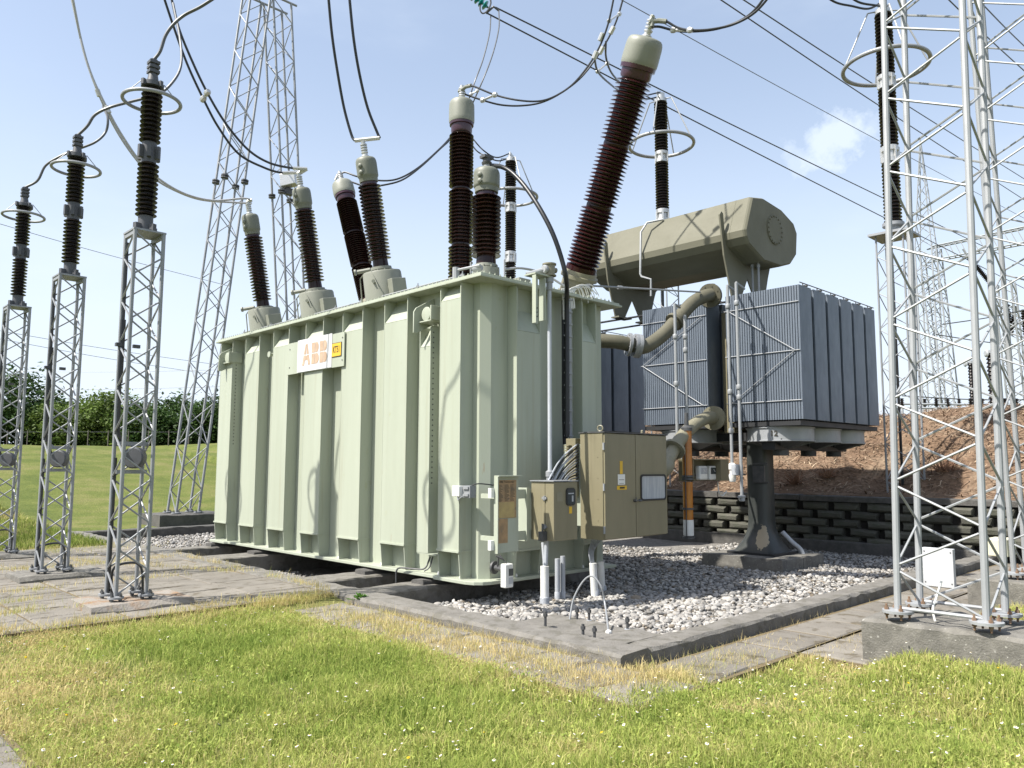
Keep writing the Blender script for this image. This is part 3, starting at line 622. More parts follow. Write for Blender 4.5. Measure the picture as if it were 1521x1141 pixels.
def mid_grass():
    r = np.random.default_rng(71); N = 330000
    d = 11 + 44 * r.random(N) ** 1.6; lat = r.uniform(-.72, -.18, N) * d
    x = F0[0] * d + R0[0] * lat; y = F0[1] * d + R0[1] * lat
    ok = ~paved(x, y) & ~((x > 5.3) & (y < 21.1)) & (x < 16); x, y, d = x[ok], y[ok], d[ok]
    tone = grass_colour(x, y, r, -.05); h = r.uniform(.06, .13, len(x)) + .006 * d * .3
    tone = grass_colour(x, y, r, -.14 + .34 * fnoise(x, y, .5, 73) + .2 * fnoise(x, y, 2.5, 74)) * (.62 + .16 * fnoise(x, y, 1.4, 75) + .22 * r.random(len(x)))[:, None]
    top = (d > 38) & (r.random(len(x)) < .35); tone[top] = np.array([.42, .38, .20]) * r.uniform(.6, 1.1, top.sum())[:, None]; h = np.where(top, h * 2.6, h * r.uniform(.5, 1.6, len(x)))
    blades('far_grass', x, y, h, .005 + .0008 * d * r.uniform(.6, 1.4, len(x)), r, tone, 'grassy slope rising behind the lattice stands', 'grass', flop=.5)
mid_grass()
def right_grass():
    r = np.random.default_rng(72); n = 16000
    x = r.uniform(8.2, 14, n); y = r.uniform(-.5, 2.95, n); ok = ~paved(x, y); x, y = x[ok], y[ok]
    blades('side_grass', x, y, r.uniform(.05, .14, len(x)), r.uniform(.005, .01, len(x)), r, grass_colour(x, y, r, .1), 'patch of grass between the side path and the pale tower', 'grass', flop=.5)
right_grass()
def daisies():
    r = np.random.default_rng(81); V, F, T = [], [], []; off = 0; cnt = 0
    while cnt < 560:
        d = 3.6 + 5.5 * r.random(); lat = r.uniform(-.68, .68) * d; x = F0[0] * d + R0[0] * lat; y = F0[1] * d + R0[1] * lat
        if paved(np.array([x]), np.array([y]))[0]: continue
        if r.random() > np.clip(.25 + .5 * (lat > 0) + .55 * float(fnoise(np.array([x]), np.array([y]), 2.5, 82)[0]), .03, 1): continue
        z = float(ground_z(x, y)) + r.uniform(.07, .14); rad = r.uniform(.007, .013); yel = r.random() < .05
        tilt = r.normal(0, .35, 2); n_ = np.array([tilt[0], tilt[1], 1]); n_ /= np.linalg.norm(n_); u = np.cross(n_, [0, 1, 0]); u /= np.linalg.norm(u); w = np.cross(n_, u); c = np.array([x, y, z])
        for (R, dz, col) in ((rad, 0, (.70, .50, .03) if yel else (.78, .77, .78)), (rad * .4, .004, (.65, .45, .04))):
            vs = [c + n_ * (dz + .002)] + [c + n_ * dz + R * (u * math.cos(k * math.pi / 4) + w * math.sin(k * math.pi / 4)) * (1 if k % 2 else .8) for k in range(8)]
            V += vs; F += [(off, off + 1 + k, off + 1 + (k + 1) % 8) for k in range(8)]; T += [col] * 9; off += 9
        V += [c - [.0015, 0, 0], c + [.0015, 0, 0], c + [0, 0, -.12]]; F.append((off, off + 1, off + 2)); T += [(.1, .16, .03)] * 3; off += 3; cnt += 1
    o = raw_mesh('daisies', np.array(V), np.array(F), 'blade', np.array(T)); tag(o, 'white daisies and a few yellow flowers dotted through the foreground grass', 'flowers', kind='stuff')
daisies()
def weed(x, y, z, s, seed, label):
    r = np.random.default_rng(seed); V, F, T = [], [], []; off = 0
    for _ in range(70):
        a = r.uniform(0, 6.28); e = r.uniform(.2, 1.3); L = s * r.uniform(.4, 1); t = np.array([math.cos(a) * math.cos(e), math.sin(a) * math.cos(e), math.sin(e)]); sd = np.array([-math.sin(a), math.cos(a), 0]) * s * .12
        p = np.array([x, y, z]) + r.normal(0, s * .15, 3) * [1, 1, .1]; q = p + t * L * .6; e2 = p + t * L + np.array([0, 0, -.15 * L])
        V += [p, q + sd, e2, q - sd]; F += [(off, off + 1, off + 2), (off, off + 2, off + 3)]; T += [np.array([.075, .17, .025]) * r.uniform(.7, 1.5)] * 4; off += 4
    o = raw_mesh('weed', np.array(V), np.array(F), 'leaf', np.array(T)); tag(o, label, 'weed')
w_ = PZ(536, 889, -.02); weed(w_[0], w_[1], -.04, .13, 1, 'small bright green weed growing at the kerb corner in front of the transformer')

# ------------------------------------------------------------------ trees behind the slope
def crown_mesh(seed, dark):
    r = np.random.default_rng(seed); n = 5200; cl = 46
    cc = r.normal(0, 1, (cl, 3)); cc /= np.linalg.norm(cc, axis=1)[:, None]; cc *= r.uniform(.35, 1.0, cl)[:, None] ** .5; cc = cc * [1.0, 1.0, .95] ; cr_ = r.uniform(.18, .38, cl)
    k = r.integers(0, cl, n); p = cc[k] + r.normal(0, 1, (n, 3)) * (cr_[k] * .55)[:, None]
    p[:, 2] = np.where(p[:, 2] < -1.05, -1.05 + r.random(n) * .3, p[:, 2])
    nn = r.normal(0, 1, (n, 3)) + p * .8 + [0, 0, .5]; nn /= np.linalg.norm(nn, axis=1)[:, None]; u = np.cross(nn, r.normal(0, 1, (n, 3))); u /= np.linalg.norm(u, axis=1)[:, None]; w = np.cross(nn, u); s = r.uniform(.035, .075, n)[:, None]
    V = np.stack([p - u * s, p - w * s * .55, p + u * s, p + w * s * .55], 1).reshape(-1, 3); b = (np.arange(n) * 4)[:, None]; F = b + np.array((0, 1, 2, 3))
    base = np.array([.045, .085, .02]) if dark else np.array([.10, .15, .03]); tc_ = base * r.uniform(.6, 1.5, cl)[:, None] * np.array([1, 1, 1]); tone = np.clip(tc_[k] * r.uniform(.75, 1.3, n)[:, None], .01, .3)
    o = raw_mesh('crown', V, F, 'leaf', np.repeat(tone, 4, 0)); me = o.data; bpy.data.objects.remove(o); return me
crowns = [crown_mesh(1, True), crown_mesh(2, False), crown_mesh(3, True), crown_mesh(4, False)]
tb = MB(); tb.tube([(0, 0, -.2), (.05, .03, .8), (0, .05, 1.6)], [.14, .11, .06], 7); tb.tube([(.05, .03, .7), (.5, .2, 1.5)], [.07, .03], 5); tb.tube([(.04, .03, .9), (-.4, -.2, 1.6)], [.06, .03], 5)
_t = tb.build('trunk', 'trunk'); trunk_me = _t.data; bpy.data.objects.remove(_t)
tr_list = [(-70, 60, 3.9, 3.4, 0), (8, 61, 3.7, 3.9, 2), (62, 63, 2.6, 2.9, 0), (92, 60, 2.4, 2.3, 1), (136, 62, 2.8, 2.55, 1), (166, 60, 2.7, 2.8, 3), (190, 64, 2.6, 2.6, 2), (222, 60, 2.6, 2.2, 0), (255, 62, 2.7, 2.75, 2), (292, 61, 2.6, 2.4, 0), (328, 62, 2.8, 2.9, 2), (370, 63, 3.0, 2.9, 0), (30, 66, 3.2, 2.6, 3), (110, 67, 3.0, 2.8, 2), (270, 67, 3.0, 2.8, 0), (-140, 62, 3.6, 3.6, 2), (420, 66, 3.2, 3.0, 2)]
tl = ['dark green bushy tree at the far left edge of the wood', 'tallest dark tree at the left, behind the leftmost lattice stand', 'dark round shrub between the two leftmost lattice stands', 'yellow green shrub just right of the leftmost lattice stand', 'light green shrub beside the middle lattice stand', 'light yellow green leafy tree left of the nearest lattice stand', 'dark green tree straight behind the nearest lattice stand', 'dark low shrub right of the nearest lattice stand', 'dark leafy tree behind the foot of the sloping gantry leg', 'dark low shrub behind the sloping gantry leg', 'dark green tree at the left edge of the transformer', 'dark tree hidden mostly behind the transformer tank', 'paler tree in the second row behind the tallest dark tree', 'dark tree in the second row behind the middle lattice stand', 'dark tree in the second row behind the sloping gantry leg', 'dark tree beyond the left border of the view', 'dark tree in the second row hidden by the transformer']
for (px, d, wd, ht, kind), lab in zip(tr_list, tl):
    p = PD(px, 660, d); gz = float(ground_z(p[0], p[1])); t = thing('tree', lab, 'tree', (p[0], p[1], gz - .1), 'trees of the wood behind the grassy slope')
    o = bpy.data.objects.new('trunk', trunk_me); COL.objects.link(o); o.parent = t; ht *= .80; o.scale = (1.2, 1.2, ht * .45)
    c = bpy.data.objects.new('crown', crowns[kind]); COL.objects.link(c); c.parent = t; c.location = (0, 0, ht * .98); c.scale = (wd, wd, ht); c.rotation_euler = (0, 0, random.uniform(0, 6.28))
# wire fence in front of the wood
wf = thing('wire_fence', 'thin wire fence on grey posts along the edge of the wood', 'fence', PD(160, 660, 54))
pts = []
for i in range(-1, 12):
    p = PD(-20 + i * 30, 660, 54); gz = float(ground_z(p[0], p[1])); pts.append(np.array([p[0], p[1], gz])); MB().tube([(p[0], p[1], gz - .1), (p[0], p[1], gz + 1.25)], .03, 6).build('post', 'wood_post', wf)
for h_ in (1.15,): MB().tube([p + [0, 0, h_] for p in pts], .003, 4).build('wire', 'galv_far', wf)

# ================================================================== TRANSFORMER TANK
XR, XB, XK = 6.71, 6.925, 9.36          # front rib plane, front wall plane, rear wall plane
YR, YB, YL = 7.50, 7.68, 15.40          # end rib plane, end wall plane, far end wall
ZB, ZT = 0.10, 4.05
tr = thing('power_transformer', 'large pale green ribbed steel transformer tank standing on the concrete beams', 'transformer', (8.3, 11.6, 0))
tank = MB().plate([(XB, YL, ZB), (XB, 7.77, ZB), (7.05, YB, ZB), (XK, YB, ZB), (XK, YL, ZB)], (0, 0, 1), ZT - ZB).build('tank', 'tank', tr)
b = MB(); b.plate([(6.92, 7.50, .08), (6.80, 7.54, .08), (6.72, 7.62, .08), (6.68, 7.74, .08), (6.68, 8.40, .08), (6.74, 8.42, .08), (6.74, 14.8, .08), (6.68, 14.85, .08), (6.68, 15.5, .08), (9.45, 15.5, .08), (9.45, 7.50, .08)], (0, 0, -1), .045)
b.v = [(x, y, z + .045) for x, y, z in b.v]; b.build('base_plate', 'tank', tr, bevel=.006)
b = MB(); b.box((6.66, 7.46, ZT), (9.62, 15.55, 4.078)); b.build('top_flange', 'tank', tr, bevel=.004)
b = MB(); b.box((6.69, 7.49, 4.080), (9.59, 15.52, 4.112)); b.build('lid', 'tank', tr, bevel=.004)
b = MB()
for i in range(84): b.lathe((6.725, 7.6 + i * .0945, 4.112), (0, 0, 1), [(.012, 0), (.012, .022), (.006, .024), (.006, .035)], 6, False)
for i in range(29): b.lathe((6.78 + i * .096, 7.525, 4.112), (0, 0, 1), [(.012, 0), (.012, .022), (.006, .024), (.006, .035)], 6, False)
tag(b.build('flange_bolts', 'tank', tr), kind='stuff')

def rib(o, t, n, w, dep, z0, z1, zs, pad=True):
    """box stiffener; o = wall point at the rib's near edge, t = along the wall, n = outwards"""
    o = np.array(o, float); t = np.array(t, float); n = np.array(n, float); up = np.array([0, 0, 1.0]); th = .014; b = MB()
    P = lambda a, d, z: o + t * a + n * d + up * z
    zb = .475 if pad else z0
    for a0 in (0, w - th):                                                    # side plates with an angled top corner
        poly = [P(a0, .002, ZB + .03 if pad else z0), P(a0, dep - .035, ZB + .03 if pad else z0), P(a0, dep, zb), P(a0, dep, z1 - .04), P(a0, dep - .03, z1 - .004), P(a0, .002, z1 - .004)]
        b.plate(poly, t, th)
    fw = [P(th, dep - .012, zb), P(w - th, dep - .012, zb), P(w - th, dep - .012, zs), P(th, dep - .012, zs)]
    b.plate(fw, n, .010)
    b.plate([P(th, dep - .012, zs), P(w - th, dep - .012, zs), P(w - th, .004, zs + .30), P(th, .004, zs + .30)], n * .7 + up * .6, .010)
    if pad: b.plate([P(-.012, .002, zb - .012), P(w + .012, .002, zb - .012), P(w + .012, dep + .014, zb - .012), P(-.012, dep + .014, zb - .012)], up, .024)
    r = b.build('rib', 'tank', tr)
    if pad:
        q = MB()
        for a in (.07, w + .09): q.lathe(P(a, dep * .45, ZB + .02), n * .5 + up, [(.0, 0), (.03, 0), (.033, .03), (.018, .05), (.0, .055)], 10)
        tag(q.build('pad_bolt', 'white', r), kind='stuff')
    return r
def holes(x, y0, z0, z1, n, ndir, tdir=None):
    q = MB()
    for i in range(n): q.lathe((x, y0, z0 + (z1 - z0) * i / (n - 1)), ndir, [(.011, 0), (.011, .003), (.004, .004)], 8, False)
    return q
front = (-1, 0, 0)
for y0 in (13.70, 12.585, 11.43, 10.26, 9.10): rib((XB, y0, 0), (0, 1, 0), front, .585, .215, 0, ZT, 3.70)
rL = rib((XB, 14.84, 0), (0, 1, 0), front, .54, .215, 0, ZT, 3.70)
rK = rib((XB, 7.90, 0), (0, 1, 0), front, .44, .225, 0, ZT, 3.83)
rN = rib((XB, 8.575, 0), (0, 1, 0), front, .25, .20, .40, 3.55, 3.25, pad=False)
MB().box((6.73, 8.40, .385), (6.92, 8.82, .402)).build('channel_foot', 'tank', tr)
tag(holes(6.775, 8.574, 1.35, 3.45, 30, (0, -1, 0)).build('bolt_holes', 'dark_steel', rN), kind='stuff')
tag(holes(6.79, 14.838, 2.0, 3.55, 24, (0, -1, 0)).build('bolt_holes', 'dark_steel', rL), kind='stuff')
for pa_, pb_ in ((754, 803), (851, 886)):
    x0 = PY(pa_, 520, YB)[0]; x1 = PY(pb_, 520, YR)[0]; rib((x0, YB, 0), (1, 0, 0), (0, -1, 0), x1 - x0, YB - YR, 0, ZT, 3.42)
for y0 in (8.3, 9.5, 10.7, 11.9, 13.1, 14.3): rib((XK, y0 + .585, 0), (0, -1, 0), (1, 0, 0), .585, .16, 0, ZT, 3.6)

def trunnion(y, up_y):
    b = MB(); x1 = 6.56
    b.plate([(6.92, y + .17, 3.98), (6.60, y + .17, 3.80), (6.56, y + .17, 3.74), (6.56, y + .17, 3.44), (6.62, y + .17, 3.44), (6.92, y + .17, 3.6)], (0, 1, 0), .022)
    b.lathe((6.80, y + .02, 3.70), (-1, 0, 0), [(.0, -.1), (.085, -.1), (.085, .12), (.10, .12), (.10, .145), (.06, .15), (0, .15)], 20)
    b.box((6.62, y - .14, 3.60), (6.90, y - .115, 3.80)); b.box((6.64, y - .12, 3.585), (6.88, y + .17, 3.605))
    b.build('trunnion', 'tank', tr, bevel=.004)
trunnion(8.58, 1); trunnion(14.95, 1)
b = MB(); b.lathe((6.905, 13.42, 3.62), (-1, 0, 0), [(.03, 0), (.03, .12), (.055, .13), (.055, .15), (0, .15)], 12); b.ring((6.88, 13.36, 3.5), (1, 0, 0), .035, .012, 16, 6); b.build('lifting_eye', 'tank', tr)
# name board
sp_ = MB().box((6.678, 10.73, 3.16), (6.696, 12.57, 3.71)).build('sign_panel', 'tank', tr)
brd = MB().box((6.670, 11.09, 3.17), (6.6765, 12.20, 3.725)).build('maker_board', 'signwhite', sp_)
MB().box((6.6680, 11.437, 3.172), (6.6697, 11.443, 3.723)).build('board_joint', 'greyink', sp_)
lx0 = 6.6675
def letterA(y0, w, h, z0):
    b = MB(); s = w * .30                                    # y decreases to the right as read from the front
    Q = lambda a, z: (lx0, y0 - a * w, z0 + z * h)
    for lo, hi in ((0, .47), (.52, 1.0)):
        xl = lambda z: .38 * z; xr = lambda z: 1 - .38 * z
        b.plate([Q(xl(lo), lo), Q(xl(lo) + .25, lo), Q(min(.49, xl(hi) + .25), hi), Q(xl(hi), hi)], (-1, 0, 0), .0012)
        b.plate([Q(xr(lo) - .25, lo), Q(xr(lo), lo), Q(xr(hi), hi), Q(max(.51, xr(hi) - .25), hi)], (-1, 0, 0), .0012)
    b.plate([Q(.30, .24), Q(.49, .24), Q(.49, .44), Q(.36, .44)], (-1, 0, 0), .0014); b.plate([Q(.51, .24), Q(.70, .24), Q(.64, .44), Q(.51, .44)], (-1, 0, 0), .0014)
    return b
def letterB(y0, w, h, z0):
    b = MB(); Q = lambda a, z: (lx0, y0 - a * w, z0 + z * h)
    for lo, hi, xr in ((0, .48, 1.0), (.53, 1.0, .94)):
        b.plate([Q(0, lo), Q(.46, lo), Q(.46, hi), Q(0, hi)], (-1, 0, 0), .0012)
        cv = [Q(.51, lo)]; mz = (lo + hi) / 2
        for k in range(9): a = -math.pi / 2 + math.pi * k / 8; cv.append(Q(.70 + (xr - .70) * math.cos(a), mz + (hi - lo) / 2 * math.sin(a)))
        cv.append(Q(.51, hi)); b.plate(cv, (-1, 0, 0), .0012)
    return b
z0 = 3.275; hh = .36
letterA(12.03, .27, hh, z0).build('letter', 'faded', sp_); letterB(11.72, .235, hh, z0).build('letter', 'faded', sp_); letterB(11.46, .235, hh, z0).build('letter', 'faded', sp_)
MB().box((6.6700, 10.80, 3.325), (6.6775, 11.085, 3.555)).build('plate_border', 'ink', sp_)
MB().box((6.6665, 10.81, 3.335), (6.6698, 11.075, 3.545)).build('number_plate', 'yellow', sp_, bevel=.002)
text_mesh('KT51', .15, 'lettering', 'ink', sp_, (6.6655, 10.943, 3.44), (0, -1, 0), (0, 0, 1), .003, .0008, .62)
b = MB()
for y, z in ((12.48, 3.28), (12.48, 3.60), (10.78, 3.26), (10.78, 3.62)): b.lathe((6.678, y, z), (-1, 0, 0), [(.012, 0), (.012, .006), (0, .007)], 8)
tag(b.build('screws', 'dark_steel', sp_), kind='stuff')
# small hose at the base plate
b = MB(); b.tube(spline([(6.88, 8.72, .33), (6.80, 8.74, .18), (6.72, 8.95, .165), (6.68, 9.15, .16), (6.66, 9.2, .10), (6.66, 9.2, -.05)]), .012, 8); b.tube(spline([(6.88, 8.66, .34), (6.82, 8.66, .2), (6.76, 8.7, .15)]), .010, 8); b.build('drain_hose', 'dark_steel', tr)
# skids
for i, y in enumerate((8.66, 10.05, 13.58, 15.4)):
    rough_bar(MB(), (6.62, y), (9.9, y), .26, -.012, .052, seed=80 + i).build('skid', 'concrete_dark', tr)
# lid details: earthing rods, pipe, boxes
b = MB()
for (y0, y1) in ((15.3, 13.0), (12.6, 11.0), (10.5, 8.4)):
    b.tube([(7.15, y0, 4.30), (7.15, y1, 4.30)], .014, 6)
    for y in np.linspace(y0, y1, 3): b.tube([(7.15, y, 4.11), (7.15, y, 4.36)], .009, 6); b.lathe((7.15, y, 4.28), (0, 0, 1), [(.03, 0), (.03, .04)], 6, False)
b.build('guard_rod', 'galv', tr)
b = MB(); b.box((7.62, 7.72, 4.113), (7.85, 7.98, 4.24)); b.build('junction_box', 'cap', tr, bevel=.006)
b = MB(); b.tube([(6.9, 8.25, 4.113), (6.9, 8.25, 4.34)], .05, 10); b.tube([(6.9, 8.25, 4.30), (6.95, 7.8, 4.30)], .02, 8); b.tube([(7.0, 8.05, 4.113), (7.0, 8.05, 4.40)], .012, 6); b.lathe((6.98, 7.9, 4.28), (.3, -1, 0), [(.04, -.06), (.055, -.02), (.055, .05), (.035, .08)], 12); b.build('lid_valve', 'galv_light', tr)
b = MB(); b.tube(spline([(7.5, 7.9, 4.36), (7.8, 7.85, 4.42), (8.2, 7.8, 4.4), (8.5, 7.6, 4.2)], 5), .018, 8); b.tube([(7.5, 7.9, 4.1), (7.5, 7.9, 4.5)], .015, 6); b.build('lid_pipe', 'galv_light', tr)

# ---- cooler pipes on the tank (they belong to the tank)
def flange(b, c, ax, R, th=.035, bolts=8):
    b.lathe(c, ax, [(0, -th), (R, -th), (R, -.003), (R * .995, 0), (R, .003), (R, th), (0, th)], 24)
    c = np.array(c, float); ax = np.array(ax, float); ax /= np.linalg.norm(ax); u = np.cross(ax, [0, 0, 1.0]); u /= np.linalg.norm(u); w = np.cross(ax, u)
    for k in range(bolts): a = 2 * math.pi * (k + .5) / bolts; p = c + R * .82 * (u * math.cos(a) + w * math.sin(a)); b.lathe(p - ax * (th + .010), ax, [(.013, 0), (.013, 2 * th + .02)], 6, False)
pp = [(9.62, 9.35, zat(505, 9.62, 9.35)), PD(905, 507, 13.2), PD(938, 513, 13.25), PD(958, 515, 13.3), PD(985, 497, 13.5), PD(1010, 470, 13.75), PD(1030, 449, 13.95), PD(1048, 440, 14.1), PD(1062, 438, 14.4)]
up = MB().tube(spline(pp, 6), .122, 20).build('oil_pipe', 'pipe_shaded', tr)
b = MB(); fa = np.array(pp[3]) - np.array(pp[1]); flange(b, PD(934, 512, 13.25), fa, .20, .022); flange(b, PD(946, 514, 13.28), fa, .205, .06); b.build('flange', 'galv', up)
b = MB(); flange(b, PD(1002, 478, 13.67), np.array(pp[5]) - np.array(pp[4]), .17, .03); b.build('flange', 'pipe_shaded', up)
b = MB(); flange(b, PD(1055, 439, 14.25), np.array(pp[8]) - np.array(pp[7]), .22, .035); b.tube([PD(1058, 430, 14.2), PD(1059, 422, 14.2)], .045, 10); b.build('flange', 'pipe_shaded', up)
pl = [PD(985, 700, 12.6), PD(992, 684, 12.75), PD(1001, 667, 12.9), PD(1015, 647, 13.15), PD(1032, 630, 13.45), PD(1050, 621, 13.8), PD(1064, 621, 14.2)]
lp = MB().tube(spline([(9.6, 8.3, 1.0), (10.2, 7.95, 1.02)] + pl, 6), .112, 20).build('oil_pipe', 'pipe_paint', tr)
b = MB(); flange(b, PD(1001, 667, 12.9), np.array(pl[3]) - np.array(pl[1]), .19, .025); b.build('flange', 'pipe_paint', lp)
b = MB(); flange(b, PD(1060, 621, 14.05), np.array(pl[6]) - np.array(pl[5]), .215, .03); b.build('flange', 'pipe_paint', lp)

# ================================================================== CABINETS and things bolted on the tank end
def cab():
    x0, x1, y0, y1, z0, z1 = 8.46, 9.945, 6.90, 7.34, .58, 2.05
    c = thing('control_cabinet', 'large olive control cabinet with two doors and a wide window on the tank end', 'cabinet', (9.2, 7.1, z0))
    MB().box((x0, y0 + .03, z0), (x1, y1, z1)).build('housing', 'olive', c, bevel=.006)
    MB().box((x0 - .012, y0 - .012, z1 + .001), (x1 + .015, y1 + .02, z1 + .018)).build('roof', 'dark_steel', c)
    xm = 9.165
    for a, e in ((x0 + .012, xm - .006), (xm + .006, x1 - .012)):
        d = MB().box((a, y0, z0 + .012), (e, y0 + .028, z1 - .012)).build('door', 'olive', c, bevel=.005)
        if a < 9:
            MB().box((8.80, y0 - .004, 1.48), (8.86, y0 - .001, 1.66)).build('warning_sticker', 'yellow', d); MB().box((8.73, y0 - .004, 1.26), (8.95, y0 - .001, 1.315)).build('warning_sticker', 'yellow', d)
            MB().box((8.75, y0 - .0045, 1.33), (8.91, y0 - .001, 1.475)).build('notice', 'white', d)
            b = MB(); b.box((8.78, y0 - .0052, 1.345), (8.88, y0 - .0046, 1.35)); b.box((8.77, y0 - .0052, 1.395), (8.89, y0 - .0046, 1.402)); b.box((8.79, y0 - .0052, 1.275), (8.90, y0 - .0042, 1.30)); b.build('notice_print', 'ink', d)
            b = MB(); b.lathe((9.12, y0, 1.10), (0, -1, 0), [(.022, 0), (.022, .03), (.015, .05), (0, .05)], 10); b.tube([(9.12, y0 - .035, 1.10), (9.26, y0 - .035, 1.095)], .008, 6); b.tube([(9.12, y0 - .035, 1.10), (9.12, y0 - .035, 1.15)], .008, 6); b.build('handle', 'dark_steel', d)
        else:
            def rr_(x0_, x1_, z0_, z1_, rd): return [(x, z) for (cx, cz, a0) in ((x1_ - rd, z1_ - rd, 0), (x0_ + rd, z1_ - rd, 90), (x0_ + rd, z0_ + rd, 180), (x1_ - rd, z0_ + rd, 270)) for x, z in [(cx + rd * math.cos(math.radians(a0 + 22.5 * k)), cz + rd * math.sin(math.radians(a0 + 22.5 * k))) for k in range(5)]]
            o_ = rr_(9.27, 9.895, 1.09, 1.47, .05); i_ = rr_(9.295, 9.87, 1.115, 1.445, .035); b = MB(); n = len(o_)
            vs = [(x, y0 - .014, z) for x, z in o_] + [(x, y0 - .014, z) for x, z in i_] + [(x, y0 - .001, z) for x, z in o_] + [(x, y0 - .001, z) for x, z in i_]
            b.add(vs, [(k, (k + 1) % n, n + (k + 1) % n, n + k) for k in range(n)] + [(k, 2 * n + k, 2 * n + (k + 1) % n, (k + 1) % n) for k in range(n)] + [(n + k, n + (k + 1) % n, 3 * n + (k + 1) % n, 3 * n + k) for k in range(n)])
            b.build('window_frame', 'rubber', d); b = MB(); b.plate([(x, y0 - .004, z) for x, z in i_], (0, -1, 0), .002); b.build('window_pane', 'glass_pale', d)
            b = MB(); b.lathe((9.24, y0, 1.10), (0, -1, 0), [(.018, 0), (.018, .03), (0, .035)], 10); b.build('handle', 'dark_steel', d)
    for z in (.72, 1.30, 1.86): MB().lathe((x0 - .001, y0 + .012, z - .05), (0, 0, 1), [(.014, 0), (.014, .10)], 8).build('hinge', 'galv_light', c)
    b = MB(); b.ring((8.56, 7.05, z1 + .065), (1, .2, 0), .04, .011, 16, 6); b.build('lifting_ring', 'pipe_paint', c); b = MB(); b.lathe((9.6, 7.1, z1 + .018), (0, 0, 1), [(.02, 0), (.02, .05), (.01, .06)], 8); b.build('lifting_ring', 'pipe_paint', c)
    b = MB()
    for i in range(9): b.lathe((x0 - .001, 7.02 if i % 2 else 7.2, .7 + i * .145), (-1, 0, 0), [(.008, 0), (.008, .004), (0, .005)], 6)
    tag(b.build('rivets', 'olive', c), kind='stuff')
    MB().box((8.43, 7.40, 1.16), (8.60, 7.58, 1.98)).build('cable_box', 'olive', c, bevel=.004)
    b = MB()
    for k in range(3): b.box((8.36, 7.47, 1.80 + k * .035), (8.428, 7.56, 1.815 + k * .035))
    b.build('cable_comb', 'olive', c)
    MB().box((8.5, 7.345, .75), (8.6, 7.69, 1.9)).build('bracket', 'tank', c); MB().box((9.7, 7.345, .75), (9.8, 7.69, 1.9)).build('bracket', 'tank', c)
cab()
def small_cab():
    x0, x1, y0, y1, z0, z1 = 7.545, 8.005, 7.0, 7.41, .62, 1.385
    c = thing('junction_cabinet', 'small olive junction cabinet with a round cornered window, left of the large cabinet', 'cabinet', (7.78, 7.2, z0))
    MB().box((x0, y0 + .16, z0), (x1, y1, z1)).build('housing', 'olive', c, bevel=.005)
    d = MB().box((x0, y0, z0), (x1, y0 + .155, z1 - .005)).build('door', 'olive', c, bevel=.006)
    MB().box((x0 - .02, y0 - .015, z1 + .001), (x1 + .01, y1 + .01, z1 + .014)).build('roof', 'galv', c)
    b = MB()
    def rr_(x0_, x1_, z0_, z1_, rd): return [(x, z) for (cx, cz, a0) in ((x1_ - rd, z1_ - rd, 0), (x0_ + rd, z1_ - rd, 90), (x0_ + rd, z0_ + rd, 180), (x1_ - rd, z0_ + rd, 270)) for x, z in [(cx + rd * math.cos(math.radians(a0 + 22.5 * k)), cz + rd * math.sin(math.radians(a0 + 22.5 * k))) for k in range(5)]]
    b.plate([(x, y0 - .001, z) for x, z in rr_(7.775, 7.955, 1.07, 1.30, .045)], (0, -1, 0), .012); b.build('window_frame', 'rubber', d)
    b = MB(); b.plate([(x, y0 - .013, z) for x, z in rr_(7.795, 7.935, 1.09, 1.28, .03)], (0, -1, 0), .002); b.build('window_pane', 'glass', d)
    b = MB(); b.ring((7.845, y0 - .017, 1.17), (0, 1, 0), .02, .004, 16, 5); b.box((7.81, y0 - .0165, 1.22), (7.92, y0 - .0155, 1.235)); b.box((7.88, y0 - .0165, 1.12), (7.91, y0 - .0155, 1.20)); b.build('dial', 'pvc', d)
    MB().box((7.84, y0 - .004, .965), (7.895, y0 - .001, 1.055)).build('warning_sticker', 'yellow', d)
    MB().box((7.60, y0 - .003, 1.13), (7.71, y0 - .001, 1.245)).build('notice', 'pipe_paint', d)
    for z in (.80, 1.17): b = MB(); b.lathe((x0 - .012, y0 + .157, z - .03), (0, 0, 1), [(.016, 0), (.016, .06)], 8); b.box((x0 - .02, y0 + .12, z - .015), (x0 - .001, y0 + .20, z + .015)); b.build('latch', 'galv', c)
    for z in (.68, 1.22): MB().box((7.19, 7.42, z - .06), (7.66, 7.44, z + .06)).build('bracket', 'tank', c)
    MB().box((7.45, 7.40, .6), (7.50, 7.60, 1.3)).build('bracket', 'tank', c)
    b = MB(); b.tube([(7.62, 7.2, .62), (7.60, 7.2, .3)], .028, 8); b.build('conduit', 'pvc', c)
    b = MB(); b.box((7.46, 7.12, .62), (7.54, 7.2, .74)); b.tube([(7.5, 7.16, .74), (7.5, 7.16, .84)], .014, 6); b.build('earth_lug', 'dark_steel', c)
small_cab()
np_ = thing('rating_plate', 'tall weathered rating plate with faded orange print mounted on the tank corner', 'plate', (6.98, 7.28, .5))
b = MB(); b.box((6.775, 7.30, .50), (7.195, 7.312, 1.455)); b.box((6.775, 7.24, .50), (6.787, 7.2995, 1.455)); b.box((6.775, 7.22, 1.4555), (7.20, 7.312, 1.468)); b.build('backing', 'tank', np_)
MB().box((6.81, 7.294, .93), (7.15, 7.2985, 1.41)).build('print_panel', 'rusty_print', np_); MB().box((6.81, 7.294, .62), (7.0, 7.2985, .922)).build('print_panel', 'rusty_print', np_); MB().box((6.83, 7.2925, .935), (7.12, 7.2937, 1.13)).build('print_panel', 'rusty_print2', np_)
text_mesh('ABB  Transformer', .034, 'lettering', 'ink', np_, (6.98, 7.2925, 1.385), (1, 0, 0), (0, 0, 1), 0, .0005)
b = MB()
